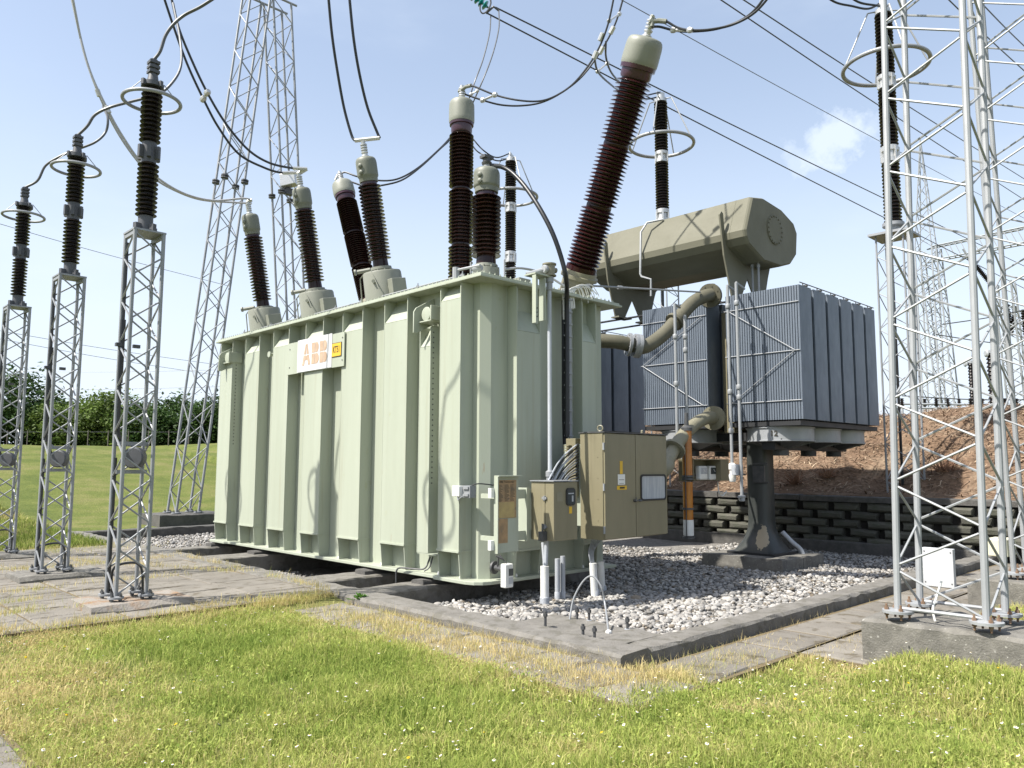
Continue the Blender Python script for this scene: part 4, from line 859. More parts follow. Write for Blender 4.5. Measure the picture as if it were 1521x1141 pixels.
r_ = random.Random(3)
for k in range(16):
    z = 1.345 - k * .0135
    for xx in (6.83, 6.94, 7.04): b.box((xx, 7.2928, z), (xx + r_.uniform(.04, .09), 7.2936, z + .005))
b.build('small_print', 'ink', np_)
for z in (.6, 1.25): MB().box((6.72, 7.305, z - .06), (6.776, 7.36, z + .06)).build('clamp', 'white', np_); 
for z in (.66, 1.2): MB().box((6.9, 7.3125, z - .03), (6.94, 7.70, z + .03)).build('bracket', 'tank', np_)

tb_ = thing('terminal_box', 'small white twin box clipped to the tank corner edge', 'box', (6.78, 7.78, 1.2))
c0 = PX(700, 735, 6.60); 
b = MB(); b.box((6.60, 7.86, 1.195), (6.72, 7.93, 1.33)); b.build('white_box', 'white', tb_, bevel=.006); b = MB(); b.box((6.60, 7.785, 1.195), (6.72, 7.855, 1.33)); b.build('white_box', 'white', tb_, bevel=.006)
b = MB(); b.box((6.66, 7.64, 1.18), (6.76, 7.782, 1.335)); b.box((6.64, 7.66, 1.29), (6.66, 7.76, 1.32)); b.box((6.64, 7.66, 1.20), (6.66, 7.76, 1.23)); b.tube(spline([(6.62, 7.84, 1.195), (6.6, 7.80, 1.15), (6.6, 7.76, 1.18), (6.64, 7.74, 1.2)], 5), .008, 6); b.build('contact_block', 'galv', tb_)
b = MB(); b.tube(spline([(6.7, 7.66, 1.335), (6.78, 7.60, 1.36), (6.95, 7.5, 1.34), (7.1, 7.45, 1.32)], 5), .009, 6); b.build('lead', 'cable', tb_)

mt = thing('valve_meter', 'white weatherproof meter on a short valve pipe at the foot of the tank corner', 'meter', PD(745, 855, 10.3))
mc = PY(757, 855, 7.35)
b = MB(); b.lathe(PY(733, 843, 7.72), (.15, -1, 0), [(0, 0), (.085, 0), (.085, .03), (.04, .035), (.035, .2), (0, .2)], 16); 
q0, q1 = PY(736, 843, 7.6), PY(752, 847, 7.4); b.tube([q0, q1], .03, 10); b.tube([PY(739, 842, 7.55), PY(741, 826, 7.5)], .012, 6); b.tube([PY(737, 826, 7.5), PY(746, 830, 7.45)], .014, 6); b.tube([PY(742, 824, 7.5), PY(756, 842, 7.38)], .009, 6); b.build('valve', 'dark_steel', mt)
b = MB(); b.tube([PY(747, 846, 7.45), PY(752, 847, 7.4)], .035, 12); b.build('coupling', 'galv_light', mt)
b = MB(); a0 = mc + np.array([-.07, 0, -.155]); b.box(a0, a0 + np.array([.14, .10, .30])); b.build('meter_case', 'white', mt, bevel=.015)
b = MB(); b.box(a0 + np.array([.055, -.005, .15]), a0 + np.array([.13, -.001, .24])); b.build('display', 'glass', mt); b = MB(); b.box(a0 + np.array([.055, -.005, .05]), a0 + np.array([.13, -.001, .13])); b.build('label', 'greyink', mt)
b = MB(); b.tube(spline([mc + [0, .03, -.15], mc + [.03, 0, -.3], mc + [.25, .0, -.45], mc + [.35, .1, -.5]], 5), .007, 6); b.build('lead', 'cable', mt)

# vertical gas relay conduit
gp = thing('relay_conduit', 'pale steel conduit with tan relay head running down the tank end to the small cabinet', 'conduit', (7.9, 7.45, 1.4))
t0 = PY(816, 428, 7.45); bx, by = t0[0], 7.45
zc = lambda py: zat(py, bx, by)
b = MB(); b.tube([(7.90, by - .05, 1.39), (bx, by, zc(430))], .030, 12); b.build('conduit_pipe', 'pvc', gp); b = MB(); b.lathe((7.90, by - .05, 1.39), (0, 0, 1), [(.05, 0), (.05, .05), (.06, .055), (.06, .12), (.035, .14)], 14); b.build('gland', 'galv', gp)
b = MB(); b.lathe((bx, by, zc(432)), (0, 0, 1), [(.035, 0), (.045, .01), (.045, .11), (.06, .12), (.06, .20)], 16); b.build('gland', 'galv_light', gp)
b = MB(); b.lathe((bx, by, zc(409)), (0, 0, 1), [(.10, -.015), (.10, .0), (.08, .005), (.082, .14), (.10, .145), (.10, .165), (.05, .175), (0, .175)], 20); b.lathe((bx + .08, by, zc(400)), (1, -.2, 0), [(.035, 0), (.04, .05), (0, .06)], 10); b.build('relay_head', 'pipe_paint', gp)
b = MB(); b.tube([(bx - .08, by, zc(402)), PY(782, 408, 7.6)], .035, 10); b.lathe((bx - .13, by, zc(402)), (1, 0, 0), [(.05, 0), (.065, .02), (.065, .05)], 12); b.build('side_pipe', 'galv_light', gp)
b = MB(); xl, xr = PY(793, 412, 7.45)[0], PY(806, 420, 7.45)[0]
b.box((xl, 7.46, zc(484)), (xl + .09, 7.472, zc(414))); b.box((xl - .012, 7.40, zc(484)), (xl - .001, 7.472, zc(414))); b.box((xl - .02, 7.40, zc(413)), (xr + .16, 7.62, zc(411))); b.box((xr, 7.40, zc(478)), (xr + .012, 7.52, zc(416))); b.build('bracket', 'tank', gp)
b = MB()
for k in range(6): b.lathe((xl + .03 + .03 * (k % 2), 7.459, zc(480) + .03 + .03 * k), (0, -1, 0), [(.01, 0), (.01, .02)], 6)
tag(b.build('bolts', 'dark_steel', gp), kind='stuff')

def pull(names, k):
    for o in list(bpy.data.objects):
        if o.parent is None and o.name in names: o.location = Vector(CAM) + (o.location - Vector(CAM)) * k; o.scale = (k, k, k)
pull(('control_cabinet', 'junction_cabinet', 'rating_plate', 'relay_conduit'), .945); pull(('valve_meter',), .985)
# cable ladder and cables into the cabinet
lad = thing('cable_ladder', 'narrow steel cable ladder with black cables fixed upright to the tank end', 'cable ladder', (8.4, 7.5, 1.2))
lxa, lxb = PY(838, 540, 7.5)[0], PY(848, 540, 7.5)[0]
MB().box((lxb - .03, 7.50, 1.3), (lxb + .02, 7.52, 4.0)).build('rail', 'galv', lad)
for k in range(14): MB().box((lxa - .01, 7.485, 1.65 + k * .18), (lxb + .03, 7.497, 1.668 + k * .18)).build('rung', 'galv_light', lad)
r_ = random.Random(8)
for k in range(7):
    x = lxa + .01 + .018 * (k % 4) + r_.uniform(-.003, .003); y = 7.525 + .02 * (k // 4)
    MB().tube(spline([(x, y, 3.98), (x + r_.uniform(-.008, .008), y, 3.2), (x, y, 2.3), (x + .01, y - .02, 1.75), (8.33 + .01 * k, 7.47, 1.55 - .05 * k)], 6), .010, 6).build('cable', 'cable', lad)
fan_ = thing('cable_fan', 'bundle of black and pale cables bending from the ladder into the large cabinet side', 'cables', (8.35, 7.45, 1.5))
for k in range(13):
    a = PY(812 + 2.6 * k + r_.uniform(-2, 2), 722, 7.36 - .01 * (k % 3)); e = PY(859, 661 + 4.4 * k, 7.40); mid = PY(832 + 1.3 * k + r_.uniform(-1, 1), 686 + 2.6 * k - .06 * (k - 6) ** 2, 7.34 + .012 * (k % 3))
    MB().tube(spline([a, mid, e - [.05, 0, .005], e], 6), .0105, 6).build('cable', ('pvc', 'cable', 'galv')[k % 3], fan_)
    MB().lathe(e - [.035, 0, 0], (1, 0, 0), [(.016, 0), (.016, .035)], 8).build('gland', 'dark_steel', fan_)
pull(('cable_fan',), .945)
wt = thing('white_cable_loops', 'loose loops of thin white cable draped over the lid edge above the ladder', 'cables', (8.5, 7.5, 4.1))
for k in range(9):
    a = PY(848 + r_.uniform(-6, 6), 432, 7.5); e = PY(862 + k * 3.2, 437 + r_.uniform(-3, 3), 7.48); mid = PY(858 + k * 2.2, 424 + r_.uniform(-3, 5), 7.48)
    MB().tube(spline([a + [0, 0, -.25 - .05 * r_.random()], a, mid, e, e + [.03, 0, -.12 * r_.random() - .02]], 6), .007, 6).build('cable', 'white', wt)
for k in range(6): a = PY(834 + k * 1.2, 428, 7.5); MB().tube(spline([a, a + [.03, 0, -.15], a + [.06, .02, -.45]], 5), .007, 6).build('cable', 'white', wt)

# conduits out of the gravel
def cond(pxb, pyb, pyt, y, r, label, mt_='pvc', lean=0):
    p = PY(pxb, pyb, y); zt = zat(pyt, p[0], y); gz = float(gravel_z(p[0], y)); t = thing('ground_conduit', label, 'conduit', (p[0], y, gz), 'conduits rising from the gravel under the cabinets')
    b = MB(); b.tube([(p[0], y, gz - .1), (p[0] + lean, y, zt)], r, 16); b.tube([(p[0] + lean, y, zt - .002), (p[0] + lean, y, zt + .001)], r * .8, 16); b.build('pipe', mt_, t)
    MB().lathe((p[0], y, gz - .02), (0, 0, 1), [(r * 1.15, 0), (r * 1.15, .14), (r * 1.02, .15)], 16).build('collar', 'pvc', t); return p[0] + lean, y, zt, t
q = cond(809, 886, 841, 7.1, .055, 'thick white conduit in the gravel under the small cabinet', 'white')
MB().tube([(q[0], q[1], q[2]), (q[0] + .03, q[1] + .06, .6)], .022, 8).build('cable', 'pvc', q[3])
q = cond(828, 880, 830, 7.25, .034, 'slim grey conduit, left of the tied pair beneath the small cabinet'); q = cond(836, 880, 826, 7.25, .034, 'slim grey conduit, right of the tied pair beneath the small cabinet')
q = cond(884, 880, 836, 7.05, .052, 'wide pale conduit beneath the left edge of the large cabinet, with cables entering', 'white', -.04)
for k in range(5): MB().tube(spline([(q[0] - .03 + .015 * k, q[1], q[2] - .05), (q[0] - .05 + .025 * k, q[1] + .03, q[2] + .15), (8.5 + .05 * k, 7.15, .585)], 4), .008, 6).build('cable', 'pvc', q[3])
q = cond(895, 876, 834, 7.2, .05, 'wide pale conduit leaning just right of the one with cables', 'white', -.04)
hp = thing('wire_hoop', 'bent grey wire hoop arching over the gravel and the corner pad', 'wire', (6.65, 5.6, 0))
a, e = PZ(846, 921, -.03), PZ(904, 940, -.03); top = [PD(852, 890, depth(a[0], a[1]) + .05), PD(866, 864, 8.55), PD(880, 856, 8.5), PD(893, 872, 8.45), PD(899, 900, 8.42)]
MB().tube(spline([a, *top, e], 8), .010, 8).build('wire', 'galv', hp)
MB().lathe(e - [0, 0, .002], (0, 0, 1), [(.03, 0), (.03, .02), (.012, .03)], 8).build('foot', 'white', hp)
bolts = [(810, 933, 908, 'leftmost rusty anchor bolt on the corner pad'), (857, 921, 902, 'anchor bolt at the back of the corner pad, left of its pair'), (875, 922, 903, 'anchor bolt at the back of the corner pad, right of its pair'), (866, 945, 927, 'anchor bolt at the front of the corner pad, left of its pair'), (883, 949, 930, 'anchor bolt at the front of the corner pad, right of its pair'), (932, 935, 916, 'rightmost anchor bolt, at the gravel edge of the corner pad')]
for px, py, pt, lab in bolts:
    p = PZ(px, py, -.03); zt = zat(pt, p[0], p[1]); t = thing('anchor_bolt', lab, 'bolt', p, 'anchor bolts on the corner pad')
    MB().lathe((p[0], p[1], -.04), (0, 0, 1), [(.014, 0), (.014, zt + .04 - .0)], 8).build('shaft', 'dark_steel', t); MB().lathe((p[0], p[1], zt - .05), (0, 0, 1), [(.024, 0), (.024, .03)], 6, False).build('nut', 'dark_steel', t); MB().lathe((p[0], p[1], -.031), (0, 0, 1), [(.03, 0), (.03, .008)], 10).build('washer', 'pvc', t)

# ================================================================== BUSHINGS
def shed_profile(t0, t1, n, rc, rs):
    p = (t1 - t0) / n; o = []
    for i in range(n):
        a = t0 + i * p; o += [(rc, a), (rc, a + .30 * p), (rs - .004, a + .40 * p), (rs, a + .50 * p), (rs - .006, a + .60 * p), (rc + (rs - rc) * .25, a + .88 * p)]
    return o + [(rc, t1)]
def gap_profile(segs, n, rc, rs):
    o = []
    for (a, b_, k) in segs: o += [(rc * 1.03, a), *shed_profile(a + .01, b_ - .01, k, rc, rs), (rc * 1.03, b_)]
    return o
def terminal(b, base, ax, h, r, n=4):
    b.lathe(base, ax, [(r * 1.5, 0), (r * 1.5, .03), (r, .05), (r, h * .25)] + [x for k in range(n) for x in ((r * 1.25, h * (.3 + .15 * k)), (r * 1.25, h * (.37 + .15 * k)), (r * .75, h * (.375 + .15 * k)), (r * .75, h * (.445 + .15 * k)))] + [(r * .8, h), (0, h)], 14)
def lv(y, marks, label, tilt=11.2, turret=True, x0=7.42):
    ax = np.array([-math.sin(math.radians(tilt)), 0, math.cos(math.radians(tilt))]); base = np.array([x0, y, 4.10])
    T = [t_on(base, ax, m_) for m_ in marks]          # turret top, shed bottom, shed top, cap bottom.., cap top, terminal top
    t = thing('bushing', label, 'bushing', base, 'bushings on the transformer lid')
    if turret:
        b = MB(); b.lathe(base, ax, [(.345, -.10), (.335, .0), (.315, T[0] - .03), (.30, T[0]), (.16, T[0] + .005)], 32); tu = b.build('turret', 'cap', t)
        side = np.cross(ax, [0, 1, 0]); f = -np.array([.72, .69, 0]); f -= ax * (f @ ax); f /= np.linalg.norm(f); s = np.cross(ax, f)
        hb = base + ax * (T[0] * .55) + (f * .72 + s * .62) * .36
        dirv = (f * .72 + s * .62); dv2 = np.cross(ax, dirv)
        b = MB(); b.lathe(hb - dirv * .08, dirv, [(.11, 0), (.11, .06), (.085, .07), (.085, .1)], 16); b.obox(hb + dirv * .08 , dirv, dv2, ax, .07, .13, .13); b.build('hatch', 'cap', tu, bevel=.006)
        b = MB(); p = base + ax * T[0] - s * .28; b.tube([p + ax * .05 - s * .12, p + ax * .06 + s * .1], .035, 10); b.lathe(p + ax * .05 - s * .14, -s, [(.05, 0), (.05, .03), (0, .03)], 12); b.build('pipe_stub', 'cap', tu)
        b = MB(); b.tube([base + ax * (T[0] * .98) - s * .30 + f * .05, base + ax * (T[0] * .9) - s * .37, base + ax * .12 - s * .40, base + ax * .02 - s * .36], .012, 6); b.tube([base + ax * (T[0] * 1.02) - s * .12 + f * .27, base + ax * (T[0] * .55) - s * .02 + f * .38], .010, 6); b.lathe(base + ax * (T[0] * .75) - s * .1 + f * .305, f, [(.03, 0), (.03, .03), (0, .03)], 8); b.build('tie_bar', 'cap', tu)
    b = MB(); b.lathe(base, ax, [(.20, T[0] - .04 if turret else -.02), (.20, T[0]), (.165, T[0] + .01), (.165, T[1] - .06), (.175, T[1] - .055), (.17, T[1] - .01)], 28)
    for k in range(10): a = k * .628; u = np.cross(ax, [0, 1.0, 0]); w = np.cross(ax, u); b.lathe(base + ax * (T[0]) + .185 * (u * math.cos(a) + w * math.sin(a)), ax, [(.013, 0), (.013, .035)], 6, False)
    b.build('flange', 'cap', t)
    return t, base, ax, T
def lv_bushing(y, marks, label, scale=1.0, tilt=11.2, turret=True, nshed=21, x0=7.42):
    t, base, ax, T = lv(y, marks, label, tilt, turret, x0)
    r = .122 * scale
    b = MB(); b.lathe(base, ax, [(r * 1.05, T[1] - .02), (r * 1.0, T[1] + .10)] + shed_profile(T[1] + .10, T[2], nshed, r * .98, r * 1.52) + [(r * .98, T[2] + .03)], 36); b.build('porcelain', 'porc', t)
    b = MB(); b.lathe(base, ax, [(r * 1.05, T[2] + .0), (r * 1.02, T[2] + .10)], 28); b.build('neck', 'porc_neck', t)
    R = .168 * scale; b = MB(); b.lathe(base, ax, [(R * .72, T[3] - .005), (R * .88, T[3]), (R * .90, T[3] + .07), (R * .985, T[3] + .09), (R * 1.0, T[3] + .11), (R * 1.0, T[4] - .085), (R * .975, T[4] - .05), (R * .91, T[4] - .02), (R * .80, T[4] - .003), (R * .72, T[4]), (0, T[4])], 32); cp = b.build('cap', 'cap_dark', t)
    f = -np.array([.95, .3, 0]); f -= ax * (f @ ax); f /= np.linalg.norm(f); b = MB()
    for k in (.35, .62): b.lathe(base + ax * (T[3] + (T[4] - T[3]) * k) + f * R * .97, f, [(.035, 0), (.04, .02), (.02, .035), (0, .036)], 12)
    b.build('plug', 'cap_dark', cp)
    b = MB(); terminal(b, base + ax * T[4], ax, T[5] - T[4], .045); b.build('terminal', 'alu', t)
    return base + ax * T[5], base, ax, T
# marks: turret top, flange top / shed start, shed top, cap bottom, cap top, terminal top (pixel rows)
topA = lv_bushing(14.78, (459, 455, 352, 349, 319, 300), 'brown bushing with grey cap at the far left end of the tank, leftmost of all')[0]
topB = lv_bushing(12.72, (434, 428, 313, 311, 280, 258), 'brown bushing second from the left, ending in two conductors running left')[0]
topC = lv_bushing(10.62, (404, 396, 275, 271, 235, 210), 'brown bushing of the front row under the V shaped pair of dark conductors', 1.02)[0]
topD, bD, aD, TD = lv_bushing(8.42, (400, 393, 292, 287, 252, 243), 'short upright brown bushing at the near tank corner beside the tallest upright one', 1.18, 0.0, False, 15, x0=7.62)

def hv(base, top, label, T, rs, mt_, nshed, capR):
    base = np.array(base, float); top = np.array(top, float); ax = (top - base); L = np.linalg.norm(ax); ax /= L; t = thing('bushing', label, 'bushing', base, 'bushings on the transformer lid')
    rc = rs * .72
    b = MB(); b.lathe(base, ax, [(rs * .95, -.6), (rs * .95, -.10), (rs * 1.12, -.095), (rs * 1.12, -.04), (rs * 1.02, -.03), (rs * .98, .03)], 36); b.build('flange', 'pipe_paint', t)
    s0, s1, cb = T[0] * L, T[1] * L, T[2] * L; d = (s1 - s0) / 3
    b = MB(); b.lathe(base, ax, [(rs * .95, .0), (rs * .92, s0 - .02)] + gap_profile([(s0, s0 + d - .03, nshed), (s0 + d + .01, s0 + 2 * d - .03, nshed), (s0 + 2 * d + .01, s1, nshed)], 0, rc, rs) + [(rc * 1.02, s1 + .03)], 40); b.build('porcelain', mt_, t)
    b = MB(); b.lathe(base, ax, [(rc * 1.12, s1 + .005), (rc * 1.2, s1 + .04), (rc * 1.2, cb - .08), (rc * 1.36, cb - .075), (rc * 1.38, cb - .01)], 32); b.build('neck', 'porc_neck', t)
    b = MB(); b.lathe(base, ax, [(rc, cb - .03), (capR * .955, cb - .028), (capR * .99, cb + .0), (capR, cb + .05), (capR * .985, L - .13), (capR * .965, L - .075), (capR * .92, L - .035), (capR * .84, L - .01), (capR * .74, L), (0, L)], 40); b.build('cap', 'cap', t)
    b = MB(); terminal(b, base + ax * L, ax, .30, .05); b.build('terminal', 'alu', t)
    return base + ax * (L + .30), ax
gB = PX(862, 405, 9.1); gT = PX(960, 57, 8.75)
topG, axG = hv(gB, gT, 'long brown bushing leaning far to the right, nearest of the three tall ones', (.035, .835, .895), .262, 'porc_red', 15, .268)
fB = np.array([9.1, 0, 0]); fp = PX(684, 392, 9.1); fB = np.array([9.1, fp[1], 4.45]); fT = np.array([9.1, PX(686, 150, 9.1)[1], zat(150, 9.1, fp[1])])
topF, axF = hv(fB, fT, 'tall upright brown bushing in the middle of the lid', (.03, .835, .895), .228, 'porc', 15, .240)
eB = PX(550, 450, 9.1); eT = PX(508, 272, 8.95)
topE, axE = hv(eB, eT, 'tall brown bushing leaning to the left behind the front row', (.03, .835, .90), .225, 'porc', 15, .238)

# ================================================================== CONSERVATOR
cs = thing('conservator', 'long horizontal olive oil conservator with faceted sides raised behind the transformer', 'tank', (13.7, 9.6, 4.7))
prof = [(12.65, 5.86), (12.67, 5.74), (12.76, 5.62), (13.31, 5.40), (13.99, 5.41), (14.42, 5.54), (14.66, 5.76), (14.72, 6.21), (14.59, 6.39), (14.07, 6.56), (13.34, 6.62), (12.93, 6.54)]
yn, yf = 7.0, 10.75; b = MB(); n = len(prof); cx, cz = 13.7, 6.0
def shr(k): return [(cx + (x - cx) * k, cz + (z - cz) * k) for x, z in prof]
rings = [(yn + .0, .955), (yn + .03, .985), (yn + .06, 1.0), (yf - .06, 1.0), (yf, .96)]
vs = [(x, y, z) for (y, k) in rings for x, z in shr(k)]
b.add(vs, [(i * n + (k + 1) % n, i * n + k, (i + 1) * n + k, (i + 1) * n + (k + 1) % n) for i in range(len(rings) - 1) for k in range(n)] + [tuple(range(n)), tuple(range(len(vs) - 1, len(vs) - n - 1, -1))]); b.build('shell', 'conserv', cs)
b = MB(); 
vs = [(x, y, z) for (y, k) in ((7.32, 1.0), (7.32, 1.004), (7.335, 1.004), (7.335, 1.0)) for x, z in shr(k)]; b.add(vs, [(i * n + (k + 1) % n, i * n + k, (i + 1) * n + k, (i + 1) * n + (k + 1) % n) for i in range(3) for k in range(n)]); b.build('weld_seam', 'conserv', cs)
hc = PY(1150, 342, yn); b = MB(); b.lathe((hc[0], yn + .002, hc[2]), (0, -1, 0), [(.285, 0), (.285, .022), (.25, .026), (0, .026)], 28)
for k in range(18): a = k * math.pi / 9; b.lathe((hc[0] + .262 * math.cos(a), yn - .022, hc[2] + .262 * math.sin(a)), (0, -1, 0), [(.016, 0), (.016, .02)], 6, False)
b.build('hatch', 'conserv', cs)
def saddle(y):
    b = MB(); b.plate([(12.50, y, 6.20), (12.56, y, 6.27), (12.62, y, 6.24), (12.66, y, 5.86), (12.76, y, 5.63), (13.31, y, 5.42), (13.99, y, 5.43), (14.35, y, 5.54), (14.25, y, 5.3), (14.05, y, 4.72), (13.75, y, 4.72), (13.45, y, 5.15), (13.2, y, 4.75), (13.1, y, 4.72), (12.86, y, 4.72), (12.62, y, 5.45)], (0, 1, 0), .03); b.box((12.86, y - .09, 4.69), (13.3, y + .12, 4.718)); b.box((13.7, y - .09, 4.69), (14.1, y + .12, 4.718)); b.build('saddle', 'conserv', cs)
saddle(7.42); saddle(10.15)
for xx in (13.05, 13.9): MB().box((xx - .04, 6.9, 4.664), (xx + .04, 12.3, 4.688)).build('support_beam', 'black_frame', cs)
b = MB(); vp = [PX(985, 326, 12.9), PX(961, 331, 12.75), PX(952, 345, 12.62), PX(951, 407, 12.58), PX(953, 411, 12.58), PX(967, 415, 12.58), PX(967, 440, 12.58)]
b.tube(vp, .022, 8); b.build('vent_pipe', 'galv_light', cs)
for px in (1117, 1126): 
    a = PX(px, 388, 13.4); b = MB(); b.tube([a, (a[0], a[1], 4.7)], .022, 8); b.lathe(a - [0, 0, .12], (0, 0, 1), [(.035, 0), (.035, .05)], 8); b.build('drain_pipe', 'galv', cs)

# ================================================================== COOLER BANKS
def bank(name_label, x0, y0, y1, z0, z1, nrad, xw, flip, number=None):
    t = thing('radiator_bank', name_label, 'radiator', (x0 + nrad * xw / 2, (y0 + y1) / 2, z0), 'radiator banks of the cooler')
    pitch = .047; nf = int((y1 - y0) / pitch)
    def rad(x):
        b = MB()
        for k in range(nf):
            y = y0 + k * pitch; w = .0145
            s = [(x, y + .007 - .0165), (x + .010, y + .007 - .0185), (x + xw - .10, y + .007 - .0185), (x + xw - .082, y + .007), (x + xw - .10, y + .007 + .0185), (x + .010, y + .007 + .0185), (x, y + .007 + .0165)]
            b.add([(p, q, z0) for p, q in s] + [(p, q, z1) for p, q in s], [(6, 5, 4, 3, 2, 1, 0), (7, 8, 9, 10, 11, 12, 13)] + [(j, (j + 1) % 7, 7 + (j + 1) % 7, 7 + j) for j in range(7)])
        b.lathe((x + xw / 2 - .01, y0 - .004, z0 + .06), (0, 1, 0), [(.035, 0), (.035, y1 - y0 - .02)], 10); b.lathe((x + xw / 2 - .01, y0 - .004, z1 - .06), (0, 1, 0), [(.035, 0), (.035, y1 - y0 - .02)], 10)
        return b
    for i in range(nrad):
        x = x0 + i * xw; r = rad(x).build('radiator', 'rad', t)
        q = MB(); q.box((x + xw / 2 - .03, y0 - .03, z1 + .004), (x + xw / 2 + .03, y0 + .10, z1 + .03)); q.tube([(x + xw / 2, y0 + .05, z1 + .03), (x + xw / 2, y0 + .05, z1 + .075)], .01, 5); q.build('lifting_lug', 'dark_steel', r)
    b = MB()
    b.tube([(x0 + .1, y0 + .02, z1 + .06), (x0 + nrad * xw - .05, y0 + .02, z1 + .06)], .009, 6); b.build('top_rod', 'dark_steel', t)
    X = x0 - .014; H = z1 - z0
    for f in (.125, .49, .86): MB().tube([(X, y0, z0 + H * (1 - f)), (X, y1, z0 + H * (1 - f))], .008, 6).build('brace_bar', 'galv_light', t)
    ya, yb = (y1 - .12, y0 + .08) if not flip else (y0 + .08, y1 - .05)
    for f in (.135, .86): MB().tube([(X - .016, ya, z0 + H * (1 - f)), (X - .016, yb, z0 + H * .51)], .007, 6).build('brace_bar', 'galv_light', t)
    b = MB(); xe = x0 + nrad * xw
    b.box((x0 + .02, y0 + .05, z0 - .10), (xe - .05, y1 - .05, z0 - .02)); b.build('base_frame', 'black_frame', t)
    for k in range(3):
        cx = x0 + .62 + k * 1.08; cy = (y0 + y1) / 2 + .02
        f = MB(); f.lathe((cx, cy, z0 - .36), (0, 0, 1), [(.56, 0), (.59, .004), (.59, .02), (.57, .025), (.57, .225), (.59, .23), (.59, .252), (.0, .255)], 40)
        fo = f.build('fan_ring', 'galv_light', t)  # pale steel here: sunlight on the ring put into its colour
        f = MB(); f.lathe((cx, cy, z0 - .60), (0, 0, 1), [(.0, 0), (.14, 0), (.14, .12), (.40, .225), (.515, .2395)], 24); f.build('fan_cone', 'black_frame' if k else 'dark_steel', fo)
        f = MB()
        for a in range(4): an = a * math.pi / 2 + .5; f.obox((cx + .33 * math.cos(an), cy + .33 * math.sin(an), z0 - .40), (math.cos(an), math.sin(an), .25), (-math.sin(an), math.cos(an), 0), (0, 0, 1), .25, .01, .03)
        f.build('spoke', 'dark_steel', fo)
        if k == 0 and number:
            npx, ndir = number[1:]; th_ = math.atan2(ndir[1], ndir[0]); 
            p = (cx + .5745 * math.cos(th_), cy + .5745 * math.sin(th_), z0 - .23); text_mesh(number[0], .13, 'fan_number', 'ink', fo, p, (-math.sin(th_), math.cos(th_), 0), (0, 0, 1), .003, .002)
    MB().box((x0 + .15, (y0 + y1) / 2 - .12, z0 - .50), (xe - .25, (y0 + y1) / 2 + .12, z0 - .365)).build('fan_beam', 'black_frame', t)
    return t
XB12 = 12.56
bank('cooler bank numbered 12, nearest to the right with a sunlit finned end', XB12, 6.0, 7.41, 2.38, 4.66, 6, .552, False, ('12', 0, (-1.0, -.30)))
bank('cooler bank numbered 9, half shaded and crossed by the oil pipes', XB12, 7.80, 9.28, 2.38, 4.66, 6, .552, True, ('9', 0, (-1.0, -.32)))
bank('cooler bank farthest left, glimpsed between the tank corner and the pipes', XB12 - .2, 11.35, 12.8, 2.38, 4.62, 5, .64, False)
mf = thing('cooler_manifold', 'olive square oil manifold standing between the two near cooler banks', 'manifold', (12.8, 7.6, 2.0))
MB().box((12.95, 7.50, 2.2), (15.8, 7.71, 4.45)).build('duct', 'olive', mf, bevel=.01)
# pedestal column
pc = thing('cooler_column', 'black flared steel column on a concrete footing carrying the cooler banks', 'column', (13.4, 7.25, 0))
def fl(z): return .19 + .27 * max(0, (0.62 - z) / .62) ** 2.2
b = MB(); zs = [.06, .10, .16, .24, .34, .46, .62, 1.2, 2.05]; vs = []
for z in zs:
    h_ = fl(z); c = h_ * .25
    vs += [(13.4 + sx, 7.25 + sy, z) for sx, sy in ((-h_, -h_ + c), (-h_ + c, -h_), (h_ - c, -h_), (h_, -h_ + c), (h_, h_ - c), (h_ - c, h_), (-h_ + c, h_), (-h_, h_ - c))]
b.add(vs, [(i * 8 + k, i * 8 + (k + 1) % 8, (i + 1) * 8 + (k + 1) % 8, (i + 1) * 8 + k) for i in range(len(zs) - 1) for k in range(8)], True); b.build('shaft', 'column', pc, angle=50)
MB().box((12.94, 6.79, .02), (13.86, 7.71, .06)).build('base_plate', 'black_frame', pc)
MB().box((13.15, 6.9, 2.052), (13.7, 8.9, 2.2)).build('top_beam', 'black_frame', pc)
b = MB()
for z in (1.28, 1.62): b.box((13.195, 7.0, z), (13.207, 7.3, z + .03))
b.box((13.17, 7.05, 1.3), (13.205, 7.28, 1.6)); b.build('clamp', 'dark_steel', pc)
b = MB(); b.tube(spline([(13.64, 6.98, .4), (13.75, 6.85, .22), (13.86, 6.76, .1), (13.9, 6.72, -.02), (13.91, 6.70, -.25)], 5), .04, 10); b.build('drain_conduit', 'pvc', pc)
ft = thing('column_footing', 'low square concrete footing under the black cooler column', 'footing', (13.4, 7.25, -.2))
rough_bar(MB(), (12.62, 7.25), (13.38, 7.25), 1.56, -.5, .018, ch=.015, seed=31).build('block', 'concrete_old', ft); rough_bar(MB(), (13.40, 7.25), (14.18, 7.25), 1.56, -.5, .014, ch=.015, seed=32).build('block', 'concrete_old', ft)

